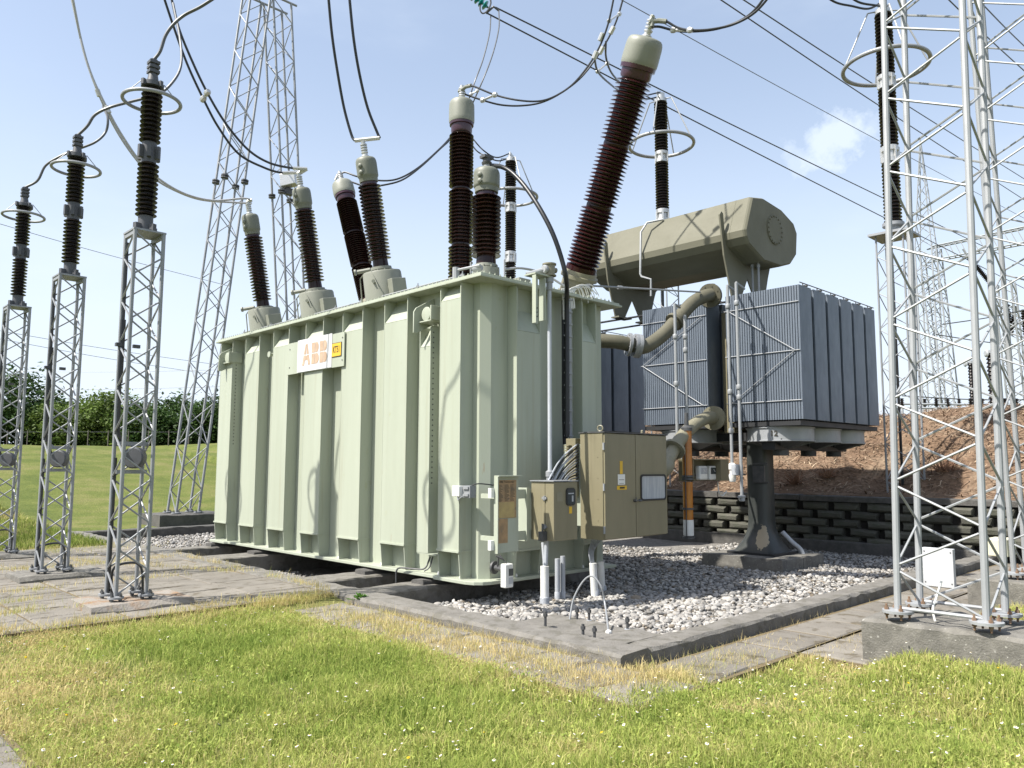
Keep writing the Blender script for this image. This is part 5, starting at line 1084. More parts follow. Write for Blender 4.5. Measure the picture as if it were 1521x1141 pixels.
# breather and gauges
sg = thing('silica_gel_breather', 'hanging glass breather tube filled with orange silica gel beside the cooler', 'breather', (11.2, 7.4, .5))
bxx, byy = PY(1023, 797, 7.4)[0], 7.4; Z = lambda py: zat(py, bxx, byy)
MB().lathe((bxx, byy, Z(772)), (0, 0, 1), [(.082, 0), (.082, Z(716) - Z(772))], 24).build('gel_tube', 'amber', sg); MB().lathe((bxx, byy, Z(706)), (0, 0, 1), [(.082, 0), (.082, Z(640) - Z(706))], 24).build('gel_tube', 'amber', sg)
MB().lathe((bxx, byy, Z(796)), (0, 0, 1), [(.075, 0), (.086, .01), (.086, Z(772) - Z(796) - .001)], 24).build('oil_cup', 'white', sg)
for py in (713, 757, 800): MB().lathe((bxx, byy, Z(py)), (0, 0, 1), [(.10, 0), (.10, .03)], 20).build('band', 'dark_steel', sg)
b = MB(); b.lathe((bxx, byy, Z(706) - .035), (0, 0, 1), [(.095, 0), (.095, .035)], 20); b.lathe((bxx, byy, Z(640)), (0, 0, 1), [(.095, 0), (.095, .05), (.04, .09), (.03, .3)], 20); b.build('clamp_ring', 'dark_steel', sg)
for dx in (-.10, .10): MB().tube([(bxx + dx * .9, byy - .02, Z(800)), (bxx + dx * .9, byy - .02, Z(640))], .009, 6).build('tie_rod', 'dark_steel', sg)
gbx = thing('gauge_box', 'olive open fronted hood holding two white rimmed dial gauges', 'gauge box', (11.4, 7.35, 1.3))
xa, xb_ = PY(1028, 700, 7.35)[0], PY(1079, 700, 7.35)[0]; za, zb_ = zat(715, 11.4, 7.35), zat(683, 11.4, 7.35); xg = PY(1067, 700, 7.35)[0]
b = MB(); b.box((xa, 7.30, zb_), (xb_, 7.62, zb_ + .014)); b.box((xa, 7.60, za), (xb_, 7.615, zb_ - .001)); b.box((xg, 7.30, za), (xb_, 7.599, zb_ - .001)); b.box((xa, 7.32, za), (xa + .012, 7.599, zb_ - .001)); b.build('hood', 'olive', gbx)
for pxl, pxr, mtx in ((1038, 1050, 'glass_pale'), (1053, 1065, 'glass')):
    a, e = PY(pxl, 700, 7.42)[0], PY(pxr, 700, 7.42)[0]; q0, q1 = zat(713, a, 7.42), zat(692, a, 7.42)
    g = MB().box((a, 7.40, q0), (e, 7.50, q1)).build('gauge', 'white', gbx, bevel=.025); MB().box((a + .025, 7.394, (q0 + q1) / 2 - .02), (e - .025, 7.399, q1 - .03)).build('dial', mtx, g)
    c = MB(); c.ring(((a + e) / 2, 7.392, (q0 + q1) / 2 + .04), (0, 1, 0), .028, .004, 16, 5); c.tube([((a + e) / 2 - .02, 7.39, (q0 + q1) / 2 + .06), ((a + e) / 2 + .02, 7.39, (q0 + q1) / 2 + .02)], .004, 5); c.build('needle', 'white', g)
b = MB(); e = PY(1066, 716, 7.45); b.tube(spline([e, e + [.03, 0, -.16], e + [.12, 0, -.24], e + [.24, 0, -.2], e + [.28, 0, -.16]], 6), .012, 6); b.build('lead', 'white', gbx)
MB().tube([(xa - .02, 7.5, za + .1), (xb_ + .9, 7.5, za + .1)], .02, 6).build('mount_bar', 'dark_steel', gbx)
def hang(px0, pyt, pyb, y, lab, parts_y):
    p = PY(px0, pyb, y); zt, zb2 = zat(pyt, p[0], y), p[2]; t = thing('standpipe', lab, 'pipe', (p[0], y, zb2), 'thin upright pipes before the cooler banks')
    MB().tube([(p[0], y, zb2), (p[0], y, zt)], .026, 10).build('pipe', 'galv_light', t)
    for py in parts_y: z = zat(py, p[0], y); MB().lathe((p[0], y, z - .04), (0, 0, 1), [(.04, 0), (.045, .01), (.045, .07), (.04, .08)], 12).build('fitting', 'galv_light', t)
    return p[0], y, zb2, zt, t
q = hang(1088, 424, 714, 7.05, 'left standpipe of the pair before the bank numbered 12, ending in a drain filter', (455, 582, 640))
MB().lathe((q[0], q[1], q[2] - .02), (0, 0, 1), [(.05, 0), (.06, .02), (.06, .12), (.045, .13), (.045, .2), (.06, .21), (.06, .3), (.03, .32)], 14).build('filter', 'white', q[4])
MB().tube([(q[0], q[1], q[3]), (q[0] + .45, q[1] + .1, q[3] - .02)], .022, 8).build('elbow', 'galv_light', q[4])
q = hang(1102, 420, 738, 6.85, 'right standpipe of the pair before the bank numbered 12, ending in a tap', (450, 575, 590))
b = MB(); b.lathe((q[0], q[1], q[2] - .02), (0, 0, 1), [(.02, -.06), (.05, -.05), (.05, .0), (.06, .01), (.06, .04), (.03, .05)], 12); b.tube([(q[0] - .12, q[1], q[2]), (q[0] + .02, q[1], q[2])], .02, 8); b.build('tap', 'galv_light', q[4])
MB().tube([(q[0], q[1], q[3]), (q[0] + .45, q[1] + .1, q[3] - .02)], .022, 8).build('elbow', 'galv_light', q[4])
b = MB(); b.box((q[0] - .1, q[1] + .03, zat(706, q[0], q[1])), (q[0] + .12, q[1] + .13, zat(690, q[0], q[1]))); b.build('joint_box', 'pvc', q[4], bevel=.008)
q = hang(1006, 452, 650, 7.6, 'grey standpipe in front of the bank numbered 9, left of the pair', (500, 570)); MB().tube([(q[0], q[1], q[3]), (q[0] + .3, q[1] + .1, q[3])], .022, 8).build('elbow', 'galv', q[4])
q = hang(1021, 468, 655, 7.6, 'pale standpipe in front of the bank numbered 9, right of the pair', (500, 520))
# long guard rod from the lid to the cooler
tg = thing('earth_rod', 'thin steel rod running level from the tank lid towards the cooler pipe', 'rod', PD(880, 428, 12.0))
MB().tube([PD(868, 424, 11.7), PD(1040, 434, 13.9)], .016, 8).build('rod', 'galv', tg); MB().lathe(PD(918, 427, 12.3), PD(1040, 434, 13.9) - PD(868, 424, 11.7), [(.03, 0), (.03, .1)], 8).build('clamp', 'galv', tg)

# ================================================================== LATTICE STRUCTURES
def lattice(parent, c0, c1, wx, wy, rc, rb, panels, mchord, mbrace=None, n=8, join=False, z_first=0.0, base_off=(0, 0)):
    """four parallel chords from c0 (base centre) to c1 (top centre) with one bent zigzag rod per face"""
    c0 = np.array(c0, float); c1 = np.array(c1, float); mbrace = mbrace or mchord
    cs_ = [np.array([sx * wx / 2, sy * wy / 2, 0]) for sx, sy in ((-1, -1), (1, -1), (1, 1), (-1, 1))]
    J = MB() if join else None
    for c in cs_:
        b = J or MB(); b.tube([c0 + c, c1 + c], rc, n, cap=not join)
        if not join: b.build('leg', mchord, parent)
    for k in range(4):
        a, e = cs_[k], cs_[(k + 1) % 4]; ins = (a + e) / 2; out_ = ins / np.linalg.norm(ins) * rc * .2
        pts = []
        for i in range(panels + 1):
            f = z_first + (1 - z_first - .004) * i / panels; c = c0 + (c1 - c0) * f; side = (a if (i + k) % 2 == 0 else e)
            inn = side + ((a + e) / 2 - side) * (rc * .9 / (np.linalg.norm(e - a) / 2)); d = (c1 - c0) / np.linalg.norm(c1 - c0) * rc * 1.1
            pts += [c + inn - d * (i > 0) + out_, c + inn + d * (i < panels) + out_]
        b = J or MB(); b.tube(pts, rb, 5 if not join else 4, cap=not join)
        if not join: b.build('brace_rod', mbrace, parent)
    if join: tag(J.build('lattice', mchord, parent), kind='stuff')
def foot(parent, p, r=.085, m_='galv', bm_='dark_steel', hbolt=.07):
    b = MB(); p = np.array(p, float); b.lathe(p + [0, 0, .035], (0, 0, 1), [(r, 0), (r, .022), (.03, .03)], 14); f = b.build('foot_plate', m_, parent)
    b = MB()
    for k in range(4): a = k * math.pi / 2 + .6; q = p + [r * .72 * math.cos(a), r * .72 * math.sin(a), 0]; b.lathe(q, (0, 0, 1), [(.010, -.02), (.010, hbolt + .03)], 6); b.lathe(q + [0, 0, .059], (0, 0, 1), [(.019, 0), (.019, .022)], 6, False); b.lathe(q + [0, 0, .012], (0, 0, 1), [(.019, 0), (.019, .02)], 6, False)
    tag(b.build('foot_bolts', bm_, f), kind='stuff')

# -------- three stands with post insulators (left)
SX, SYs = 3.22, (9.66, 12.75, 15.9)
ZP = .07
def stand():
    t = thing('lattice_stand', 'nearest of the three slender galvanised lattice stands, on the rust stained plinth', 'lattice stand', (SX, SYs[0], 0), 'lattice stands carrying the left arresters')
    zt = zat(349, SX, SYs[0]); w = .325
    lattice(t, (SX, SYs[0], ZP + .06), (SX, SYs[0], zt), w, w, .0225, .0110, 16, 'galv', n=10)
    for sx in (-1, 1):
        for sy in (-1, 1): foot(t, (SX + sx * w / 2, SYs[0] + sy * w / 2, ZP))
    MB().box((SX - .185, SYs[0] - .185, zt), (SX + .185, SYs[0] + .185, zt + .022)).build('top_plate', 'galv', t)
    for sx in (-1, 1): MB().box((SX + sx * .155 - .02, SYs[0] - .17, zt - .05), (SX + sx * .155 + .02, SYs[0] + .17, zt - .001)).build('cap_angle', 'galv', t)
    # surge counter drum on a bracket
    zc = zat(680, SX, SYs[0]); d = np.array([-.72, -.69, 0]); p = np.array([SX + .02, SYs[0], zc]) - d * .05
    b = MB(); b.lathe(p, d, [(0, 0), (.115, 0), (.125, .015), (.125, .10), (.11, .115), (0, .118)], 24); cd_ = b.build('counter_drum', 'dark_grey', t)
    for zz in (.14, -.185): MB().box((SX - .17, SYs[0] + .02, zc + zz), (SX + .17, SYs[0] + .04, zc + zz + .045)).build('bracket', 'galv', t)
    b = MB(); b.tube([(SX - .15, SYs[0] + .13, zt - .1), (SX - .15, SYs[0] + .13, 2.6), (SX - .14, SYs[0] + .12, zc + .3), (SX - .05, SYs[0] + .08, zc)], .018, 6); b.tube([(SX - .15, SYs[0] + .13, 3.3), (SX - .15, SYs[0] + .13, 2.55)], .032, 8); b.build('earth_lead', 'cable', t)
    b = MB(); b.tube(spline([(SX - .12, SYs[0] + .1, .12), (SX - .14, SYs[0] + .05, .40), (SX, SYs[0], .47), (SX + .12, SYs[0] - .08, .42), (SX + .15, SYs[0] - .1, .1)], 5), .014, 6); b.tube([(SX - .15, SYs[0] + .13, zc), (SX - .15, SYs[0] + .13, .1)], .016, 6); b.build('earth_loop', 'cable', t)
    MB().box((SX - .22, SYs[0] + .1, 2.98), (SX - .14, SYs[0] + .16, 3.02)).build('lead_clamp', 'dark_steel', t); MB().box((SX - .02, SYs[0] + .13, 2.98), (SX + .06, SYs[0] + .17, 3.02)).build('lead_clamp', 'dark_steel', t)
    return t, zt
M['white_grey'] = mat('white_grey_paint', (0.50, 0.515, 0.53), .45, col2=(.44, .455, .47), scale=3)
M['dark_grey'] = mat('dark_grey_enamel', (0.075, 0.078, 0.086), .5, scale=5)
st, ZTOP = stand()
dup(st, (SX, SYs[1], 0), 'middle one of the three slender galvanised lattice stands'); dup(st, (SX, SYs[2], 0), 'leftmost and farthest of the three slender galvanised lattice stands')
for i, (y, lab, mt_) in enumerate(((SYs[0], 'rust stained low plinth under the nearest lattice stand', 'concrete_rust'), (SYs[1], 'grey low plinth under the middle lattice stand', 'concrete_old'), (SYs[2], 'low plinth under the leftmost lattice stand', 'concrete_old'))):
    o = rough_bar(MB(), (SX - .48, y), (SX + .62, y), .86, -.2, ZP, ch=.05, j=.012, seed=90 + i).build('plinth', mt_); tag(o, lab, 'plinth', 'plinths under the lattice stands')

def post_ins():
    x, y = SX, SYs[0]; Z = lambda py: zat(py, x, y)
    t = thing('arrester', 'nearest of the three ringed black arresters, on the stand with the rust stained plinth', 'arrester', (x, y, ZTOP + .022), 'black arresters on the left stands')
    b = MB(); z0 = ZTOP + .022; b.lathe((x, y, z0), (0, 0, 1), [(.14, 0), (.14, .02), (.085, .03), (.085, Z(322) - z0)], 16)
    for k in range(4): a = k * math.pi / 2 + .4; b.obox((x + .115 * math.cos(a), y + .115 * math.sin(a), z0 + .05), (math.cos(a), math.sin(a), 0), (-math.sin(a), math.cos(a), 0), (0, 0, 1), .04, .025, .045)
    b.build('base_fitting', 'dark_grey', t)
    def unit(py0, py1, n): MB().lathe((x, y, Z(py0)), (0, 0, 1), shed_profile(0, Z(py1) - Z(py0), n, .072, .122), 26).build('porcelain', 'porc_black', t)
    unit(323, 243, 12); unit(213, 132, 12)
    b = MB(); b.lathe((x, y, Z(243)), (0, 0, 1), [(.085, 0), (.085, Z(213) - Z(243))], 16); h = (Z(213) - Z(243))
    for k in range(6): a = k * math.pi / 3 + .2; b.obox((x + .10 * math.cos(a), y + .10 * math.sin(a), Z(243) + h / 2), (math.cos(a), math.sin(a), 0), (-math.sin(a), math.cos(a), 0), (0, 0, 1), .035, .022, h * .3)
    b.build('middle_fitting', 'dark_grey', t)
    b = MB(); b.lathe((x, y, Z(132)), (0, 0, 1), [(.085, 0), (.13, .01), (.13, .06), (.07, .08), (.055, Z(112) - Z(132))], 16)
    for k in range(4): a = k * math.pi / 2 + .4; b.obox((x + .12 * math.cos(a), y + .12 * math.sin(a), Z(128)), (math.cos(a), math.sin(a), 0), (-math.sin(a), math.cos(a), 0), (0, 0, 1), .035, .02, .035)
    b.build('top_fitting', 'dark_grey', t)
    b = MB(); zt, zb = Z(89), Z(112); b.lathe((x, y, zb), (0, 0, 1), [(.045, 0), (.045, zt - zb), (.02, zt - zb + .01)], 10)
    for k in range(3): b.box((x - .06, y - .06, zb + .02 + k * (zt - zb) * .3), (x + .06, y + .06, zb + .02 + k * (zt - zb) * .3 + .035))
    b.build('terminal', 'dark_grey', t)
    b = MB(); zr = Z(151); b.ring((x, y, zr), (0, 0, 1), .325, .022, 44, 10); rg = b.build('grading_ring', 'galv', t)
    for a in (2.9, -.35, 1.3): MB().tube([(x + .325 * math.cos(a), y + .325 * math.sin(a), zr), (x + .13 * math.cos(a), y + .13 * math.sin(a), Z(126) + .02)], .006, 5).build('ring_stay', 'galv', rg)
    return t, zt
ar, ZCT = post_ins()
dup(ar, (SX, SYs[1], ZTOP + .022), 'middle one of the three ringed black arresters on the left stands'); dup(ar, (SX, SYs[2], ZTOP + .022), 'leftmost and smallest looking of the three ringed black arresters')

# -------- three tall arresters on stands behind the transformer (right)
AX = 17.36; AY = (6.11, 12.05, 18.0)
def tall_arr():
    x, y = AX, AY[0]; Z = lambda py: zat(py, x, y)
    s = thing('arrester_stand', 'thin lattice stand with square top plate behind the pale tower, carrying the big ringed arrester', 'lattice stand', (x, y, -.2), 'stands behind the cooler')
    zt = Z(352); lattice(s, (x, y, .1), (x, y, zt), .55, .55, .022, .010, 16, 'galv', n=6)
    MB().box((x - .40, y - .40, zt), (x + .40, y + .40, zt + .05)).build('top_plate', 'galv', s); MB().tube([(x + .1, y + .1, zt), (x + .1, y + .1, .3)], .03, 6).build('earth_lead', 'cable', s)
    MB().box((x - .5, y - .5, -.3), (x + .5, y + .5, .1)).build('plinth', 'concrete_dark', s)
    t = thing('tall_arrester', 'big black arrester of three units with wide ring, seen behind the pale tower', 'arrester', (x, y, zt + .05), 'tall black arresters behind the cooler')
    z0 = zt + .05
    b = MB(); b.lathe((x, y, z0), (0, 0, 1), [(.24, 0), (.24, .04), (.13, .08), (.13, .15), (.22, .18), (.22, .25), (.15, .26)], 20); b.build('base_fitting', 'galv', t)
    segs = [(z0 + .26, Z(243)), (Z(218), Z(133)), (Z(112), Z(22))]
    for (a, e) in segs: MB().lathe((x, y, a), (0, 0, 1), shed_profile(0, e - a, 17, .125, .185), 24).build('porcelain', 'porc_black', t)
    for (a, e) in ((segs[0][1], segs[1][0]), (segs[1][1], segs[2][0])):
        h = e - a; b = MB(); b.lathe((x, y, a), (0, 0, 1), [(.15, 0), (.175, .01), (.175, h * .3), (.14, h * .35), (.14, h * .65), (.175, h * .7), (.175, h - .01), (.15, h)], 20)
        for k in range(6): an = k * math.pi / 3; b.obox((x + .17 * math.cos(an), y + .17 * math.sin(an), a + h / 2), (math.cos(an), math.sin(an), 0), (-math.sin(an), math.cos(an), 0), (0, 0, 1), .025, .02, h * .42)
        b.build('joint_fitting', 'alu', t)
    b = MB(); zz = segs[2][1]; b.lathe((x, y, zz), (0, 0, 1), [(.17, 0), (.17, .10), (.10, .13), (.10, .2), (0, .2)], 18); b.box((x - .12, y - .02, zz + .2), (x + .12, y + .02, zz + .30)); b.build('top_fitting', 'alu', t)
    zr = Z(99); b = MB(); b.ring((x, y, zr), (0, 0, 1), .87, .045, 60, 10); rg = b.build('grading_ring', 'galv', t)
    for a in (2.2, -1.0, .6, 3.9): MB().tube([(x + .87 * math.cos(a), y + .87 * math.sin(a), zr), (x + .32 * math.cos(a), y + .32 * math.sin(a), zz + .06), (x + .14 * math.cos(a), y + .14 * math.sin(a), zz + .08)], .018, 6).build('ring_stay', 'galv_light', rg)
    return s, t, zz + .30
s_, t_, ZAT = tall_arr(); zt0 = t_.location.z
dup(s_, (AX, AY[1], -.2), 'lattice stand hidden below the conservator, carrying the middle tall arrester'); dup(s_, (AX, AY[2], -.2), 'lattice stand hidden behind the tank, carrying the leftmost tall arrester')
dup(t_, (AX, AY[1], zt0), 'tall ringed black arrester rising behind the conservator, right of the leaning bushing', -.4); dup(t_, (AX, AY[2], zt0), 'tall ringed black arrester rising behind the short upright bushing', .5)

# -------- A-shaped gantries
def gantry(name, label, c0, c1, lean0, lean1, H, wx, wy, rc, rb, panels, mchord, zbase, splice=None, cap=True, feet=True, big=False):
    t = thing(name, label, 'gantry', (c0[0], c0[1], zbase))
    for (c, ln) in ((c0, lean0), (c1, lean1)):
        a = np.array([c[0], c[1], zbase + .05]); e = np.array([c[0] + ln * H, c[1], zbase + H])
        lattice(t, a, e, wx, wy, rc, rb, panels, mchord, n=10)
        if feet:
            for sx in (-1, 1):
                for sy in (-1, 1): foot(t, (a[0] + sx * wx / 2, a[1] + sy * wy / 2, zbase), .13, mchord, 'rust' if big else 'dark_steel', .08)
        if splice:
            cc = a + (e - a) * splice
            for sx in (-1, 1):
                for sy in (-1, 1): MB().lathe(cc + [sx * wx / 2, sy * wy / 2, -.06], (e - a), [(.05, 0), (.11, .01), (.11, .05), (.05, .055), (.05, .075), (.11, .08), (.11, .12), (.05, .13)], 10).build('splice_flange', 'dark_steel', t)
    if cap:
        xa, xe = c0[0] + lean0 * H - wx / 2, c1[0] + lean1 * H + wx / 2; z = zbase + H
        for sy in (-1, 1): MB().tube([(xa - .2, c0[1] + sy * wy / 2, z), (xe + .2, c0[1] + sy * wy / 2, z)], rc, 8).build('cap_beam', mchord, t)
    return t
M['rust'] = mat('rusty_bolt', (0.17, 0.10, 0.06), .8, .2, col2=(.24, .17, .12), scale=20)
H1 = 16.1
gantry('gantry', 'tall grey lattice gantry of two leaning legs rising behind the left of the tank', (8.85, 22.35), (12.45, 22.35), .098, -.082, H1, .62, .62, .036, .015, 26, 'galv', .22, splice=.61)
o = rough_bar(MB(), (7.95, 22.35), (9.85, 22.35), 1.5, -.3, .24, seed=95).build('plinth', 'concrete_dark'); tag(o, 'dark concrete plinth under the leaning gantry leg on the grass', 'plinth')
o = rough_bar(MB(), (11.6, 22.35), (13.4, 22.35), 1.5, -.3, .24, seed=96).build('plinth', 'concrete_dark'); tag(o, 'concrete plinth under the far gantry leg, hidden behind the transformer', 'plinth')
# floodlight on the second leg
fp_ = PD(429, 268, depth(11.5, 22.0)); t = thing('floodlight', 'grey floodlight box fixed to the upright gantry leg', 'floodlight', fp_)
b = MB(); b.obox(fp_, (.6, -.6, .2), (.6, .6, 0), (-.1, .1, 1), .24, .16, .20); b.build('lamp_housing', 'alu', t, bevel=.02); b = MB(); b.obox(fp_ + [0.05, .1, -.33], (1, 0, 0), (0, 1, 0), (0, 0, 1), .12, .09, .1); b.tube([fp_ + [.05, .1, -.3], fp_ + [.1, .1, 0]], .03, 6); b.build('mount', 'dark_steel', t)
# pale tower on the right
T0 = (7.72, 2.39); TB = .27
gt = gantry('pale_tower', 'big pale galvanised lattice tower at the right, on a long plinth with rusty bolts', T0, (11.35, 2.36), .062, -.055, 12.5, .55, .70, .0315, .0118, 33, 'galv_light', TB, cap=True, big=True)
o = rough_bar(MB(), (7.84, 1.62), (7.84, 3.03), .94, -.45, TB - .035, step=.12, j=.009, ch=.03, seed=97).build('plinth', 'concrete_old'); tag(o, 'long pitted concrete plinth under the pale tower in the right foreground', 'plinth')
o = rough_bar(MB(), (11.35, 1.5), (11.35, 3.15), 1.1, -.45, TB - .02, seed=98).build('plinth', 'concrete_old'); tag(o, 'second concrete plinth behind the pale tower at the right edge', 'plinth')
for xx in (7.445, 7.995): MB().tube([(xx, 2.74, TB + .075), (xx, 2.04, TB + .075)], .016, 8).build('tie_rod', 'galv_light', gt)
c = PZ(1405, 888, -.16); ec = thing('equipment_cabinet', 'flat light grey metal cabinet on a post behind the pale tower foot', 'cabinet', PZ(1394, 878, -.2))
p0 = PZ(1372, 872, -.15); xC = p0[0]; pa, pb = PX(1372, 872, xC), PX(1418, 876, xC); zt_ = zat(813, xC, pa[1])
ec.location = (xC, (pa[1] + pb[1]) / 2, -.2)
MB().box((xC, pb[1], pa[2] + .02), (xC + .10, pa[1], zt_)).build('cover', 'white_grey', ec, bevel=.008); MB().box((xC + .03, pa[1] + .002, pa[2] + .02), (xC + .05, pa[1] + .06, pa[2] + .22)).build('lug', 'galv_light', ec)
MB().tube([(xC + .06, (pa[1] + pb[1]) / 2, -.4), (xC + .06, (pa[1] + pb[1]) / 2, pa[2] + .1)], .04, 8).build('post', 'galv', ec)
b = MB()
for yy in (pa[1] - .03, pb[1] + .03):
    for zz in (pa[2] + .08, zt_ - .05): b.lathe((xC - .001, yy, zz), (-1, 0, 0), [(.01, 0), (.01, .004)], 6)
tag(b.build('screws', 'dark_steel', ec), kind='stuff')
wc = thing('white_cable', 'short white cable rising from the plinth between the tower feet', 'cable', (7.75, 2.4, TB)); a = PZ(1389, 923, TB - .02); MB().tube(spline([a, a + [.02, .02, .1], a + [.07, .0, .2], a + [.09, -.04, .34]], 6), .010, 8).build('cable', 'white', wc)
dv = thing('drive_box', 'pale yellow motor box with pipes at the right edge, beside the second tower leg', 'box', PD(1510, 870, 9.0)); yD = 2.9
pa, pb = PY(1497, 828, yD), PY(1517, 828, yD); zt_ = zat(802, pa[0], yD)
M['cream'] = mat('cream_paint', (0.62, 0.60, 0.45), .4, scale=3)
MB().box((pa[0], yD, pa[2]), (pa[0] + .42, yD + .25, zt_)).build('case', 'cream', dv, bevel=.012)
b = MB()
for k in range(3): b.tube(spline([(pa[0] + .08 + .1 * k, yD + .1, pa[2]), (pa[0] + .08 + .1 * k, yD + .1, pa[2] - .25), (pa[0] + .02 + .14 * k, yD + .06, pa[2] - .4), (pa[0] + .1 * k - .05, yD + .08, -.1)], 5), .018, 8)
b.build('pipe', 'galv_light', dv)

# ================================================================== CONDUCTORS
def wire(name, label, runs, r, mt_='wire', group='overhead conductors and jumpers', extra=None, cat='conductor', n=7, seg=8):
    p = runs[0][0]; t = thing(name, label, cat, p, group)
    for run in runs: MB().tube(spline(run, seg), r, n).build('wire', mt_, t)
    if extra: extra(t)
    return t
def pix(lst): return [PD(px, py, d) for px, py, d in lst]
def spacer(t, a, e, r=.022):
    b = MB(); b.tube([a, e], r * .6, 6); d = (np.array(e) - np.array(a)); L = np.linalg.norm(d); d /= max(L, 1e-6)
    for p in (a, e): b.lathe(np.array(p) - d * r * 1.4, d, [(r, 0), (r * 1.4, r), (r * 1.4, r * 2), (r, r * 2.8)], 8)
    b.build('spacer', 'alu', t)
def clampb(t, pts, r=.03, L=.09):
    for (a, d) in pts:
        d = np.array(d, float); d /= np.linalg.norm(d); MB().lathe(np.array(a) - d * L / 2, d, [(r * .6, 0), (r, .01), (r, L - .01), (r * .6, L)], 8).build('clamp', 'alu', t)
dA, dB_, dC, dD = [depth(*p[:2]) for p in (topA, topB, topC, topD)]
def bracket_end(t, top, e1, e2, r=.035):
    b = MB(); b.tube([e1, (np.array(top) + [0, 0, .0]), e2], r, 8); b.build('terminal_yoke', 'alu', t)
# A
rA1 = pix([(374, 297, dA), (360, 295, dA - .1), (318, 298, dA - .4), (280, 290, dA - .7), (245, 272, dA - 1), (212, 244, dA - 1.2), (185, 207, dA - 1.4), (160, 163, dA - 1.6), (130, 95, dA - 1.8), (104, -12, dA - 2)])
rA2 = pix([(372, 302, dA + .25), (350, 301, dA + .1), (300, 297, dA - .3), (262, 284, dA - .6), (228, 264, dA - .9), (200, 234, dA - 1.1), (172, 192, dA - 1.3), (146, 138, dA - 1.6), (124, 75, dA - 1.8), (106, -12, dA - 2.2)])
def exA(t):
    bracket_end(t, topA, rA1[0], rA2[0])
    for p, q in ((rA1[7], rA1[8]), (rA2[7], rA2[8]), (rA1[5], rA1[6])): clampb(t, [(p, q - p)], .045, .14)
wire('conductor', 'pale twin conductor sweeping from the far left bushing up out of the top left corner', [rA1, rA2], .021, 'wire_pale', extra=exA)
rB1 = pix([(456, 251, dB_), (435, 250, dB_ - .1), (400, 242, dB_ - .3), (368, 222, dB_ - .5), (335, 183, dB_ - .8), (308, 138, dB_ - 1), (285, 90, dB_ - 1.2), (265, 40, dB_ - 1.4), (252, -14, dB_ - 1.5)])
rB2 = pix([(448, 256, dB_ + .25), (420, 257, dB_ + .1), (392, 249, dB_ - .1), (355, 229, dB_ - .4), (325, 190, dB_ - .7), (302, 147, dB_ - .9), (278, 95, dB_ - 1.1), (258, 40, dB_ - 1.3), (240, -14, dB_ - 1.5)])
def exB(t):
    bracket_end(t, topB, rB1[0], rB2[0]); spacer(t, rB1[5], rB2[5], .04)
    MB().tube(rB1[:2], .036, 8).build('sleeve', 'alu', t); MB().tube(rB2[:2], .036, 8).build('sleeve', 'alu', t)
wire('conductor', 'dark twin conductor rising left from the second bushing in front of the sloping gantry leg', [rB1, rB2], .021, 'wire_dark', extra=exB)
rC1 = pix([(527, 209, dC), (522, 200, dC), (511, 160, dC - .1), (501, 105, dC - .3), (493, 50, dC - .5), (487, -14, dC - .7)])
rC2 = pix([(564, 205, dC), (560, 196, dC), (546, 160, dC - .1), (534, 110, dC - .3), (525, 55, dC - .5), (518, -14, dC - .7)])
def exC(t):
    MB().tube([rC1[0], rC1[0] * .5 + rC2[0] * .5, rC2[0]], .034, 10).build('crossbar', 'alu', t)
wire('conductor', 'V shaped pair of dark conductors rising from the front bushing left of centre', [rC1, rC2], .023, 'wire_dark', extra=exC)
d1, d2, d3 = depth(SX, SYs[2]), depth(SX, SYs[1]), depth(SX, SYs[0])
tp = lambda y: np.array([SX, y, ZCT])
wire('jumper', 'grey jumper arching from the leftmost arrester up to the pale twin conductor', [[tp(SYs[2]), *pix([(56, 268, d1), (68, 246, d1), (90, 232, d1), (115, 222, d1), (142, 211, d1 - .1), (157, 196, d1), (160, 176, d1), (153, 158, dA - 1.5)])]], .022)
wire('jumper', 'grey jumper arching from the middle arrester up to the dark twin conductor', [[tp(SYs[1]), *pix([(130, 187, d2), (141, 171, d2), (162, 160, d2), (195, 151, d2 + .1), (232, 141, d2 + .2), (253, 126, d2 + .3), (268, 100, d2 + .5), (268, 62, d2 + .8), (257, 5, dB_ - 1.5)])]], .022)
wire('jumper', 'grey jumper arching from the nearest arrester out of the top of the view', [[tp(SYs[0]), *pix([(238, 76, d3), (246, 53, d3), (258, 36, d3), (275, 22, d3), (300, 9, d3 - .1), (335, -14, d3 - .2)])]], .020)
dE, dF, dG = [depth(*p[:2]) for p in (topE, topF, topG)]
pe = depth(AX, AY[2]); tE = [(503, 262, dE), (512, 256, dE), (530, 262, dE - .1), (560, 268, dE - .1), (590, 266, dE), (620, 250, dE + .4), (650, 224, dE + 1), (668, 205, dE + 1.6), (686, 180, dE + 2.2)]
tE2 = [(498, 268, dE), (520, 270, dE), (545, 277, dE - .1), (575, 274, dE), (600, 266, dE + .2), (626, 247, dE + .6), (654, 221, dE + 1.1), (668, 208, dE + 1.6), (688, 183, dE + 2.2)]
wire('conductor', 'thin twin conductor drooping from the left leaning bushing to the tall upright one', [pix(tE), pix(tE2)], .020, 'wire_dark', extra=lambda t: (bracket_end(t, topE, PD(503, 262, dE), PD(498, 268, dE), .025)))
PQ = np.array([AX, AY[2], ZAT])
wire('conductor', 'thin twin conductor drooping from behind the tall upright bushing to the left arrester behind it', [pix([(686, 180, dE + 2.2), (704, 208, pe - 1), (720, 225, pe - .5), (738, 234, pe - .2)]) + [PQ], pix([(688, 190, dE + 2.3), (706, 222, pe - 1), (722, 232, pe - .5), (740, 239, pe - .2)]) + [PQ - [0, 0, .15]]], .022, 'wire_dark')
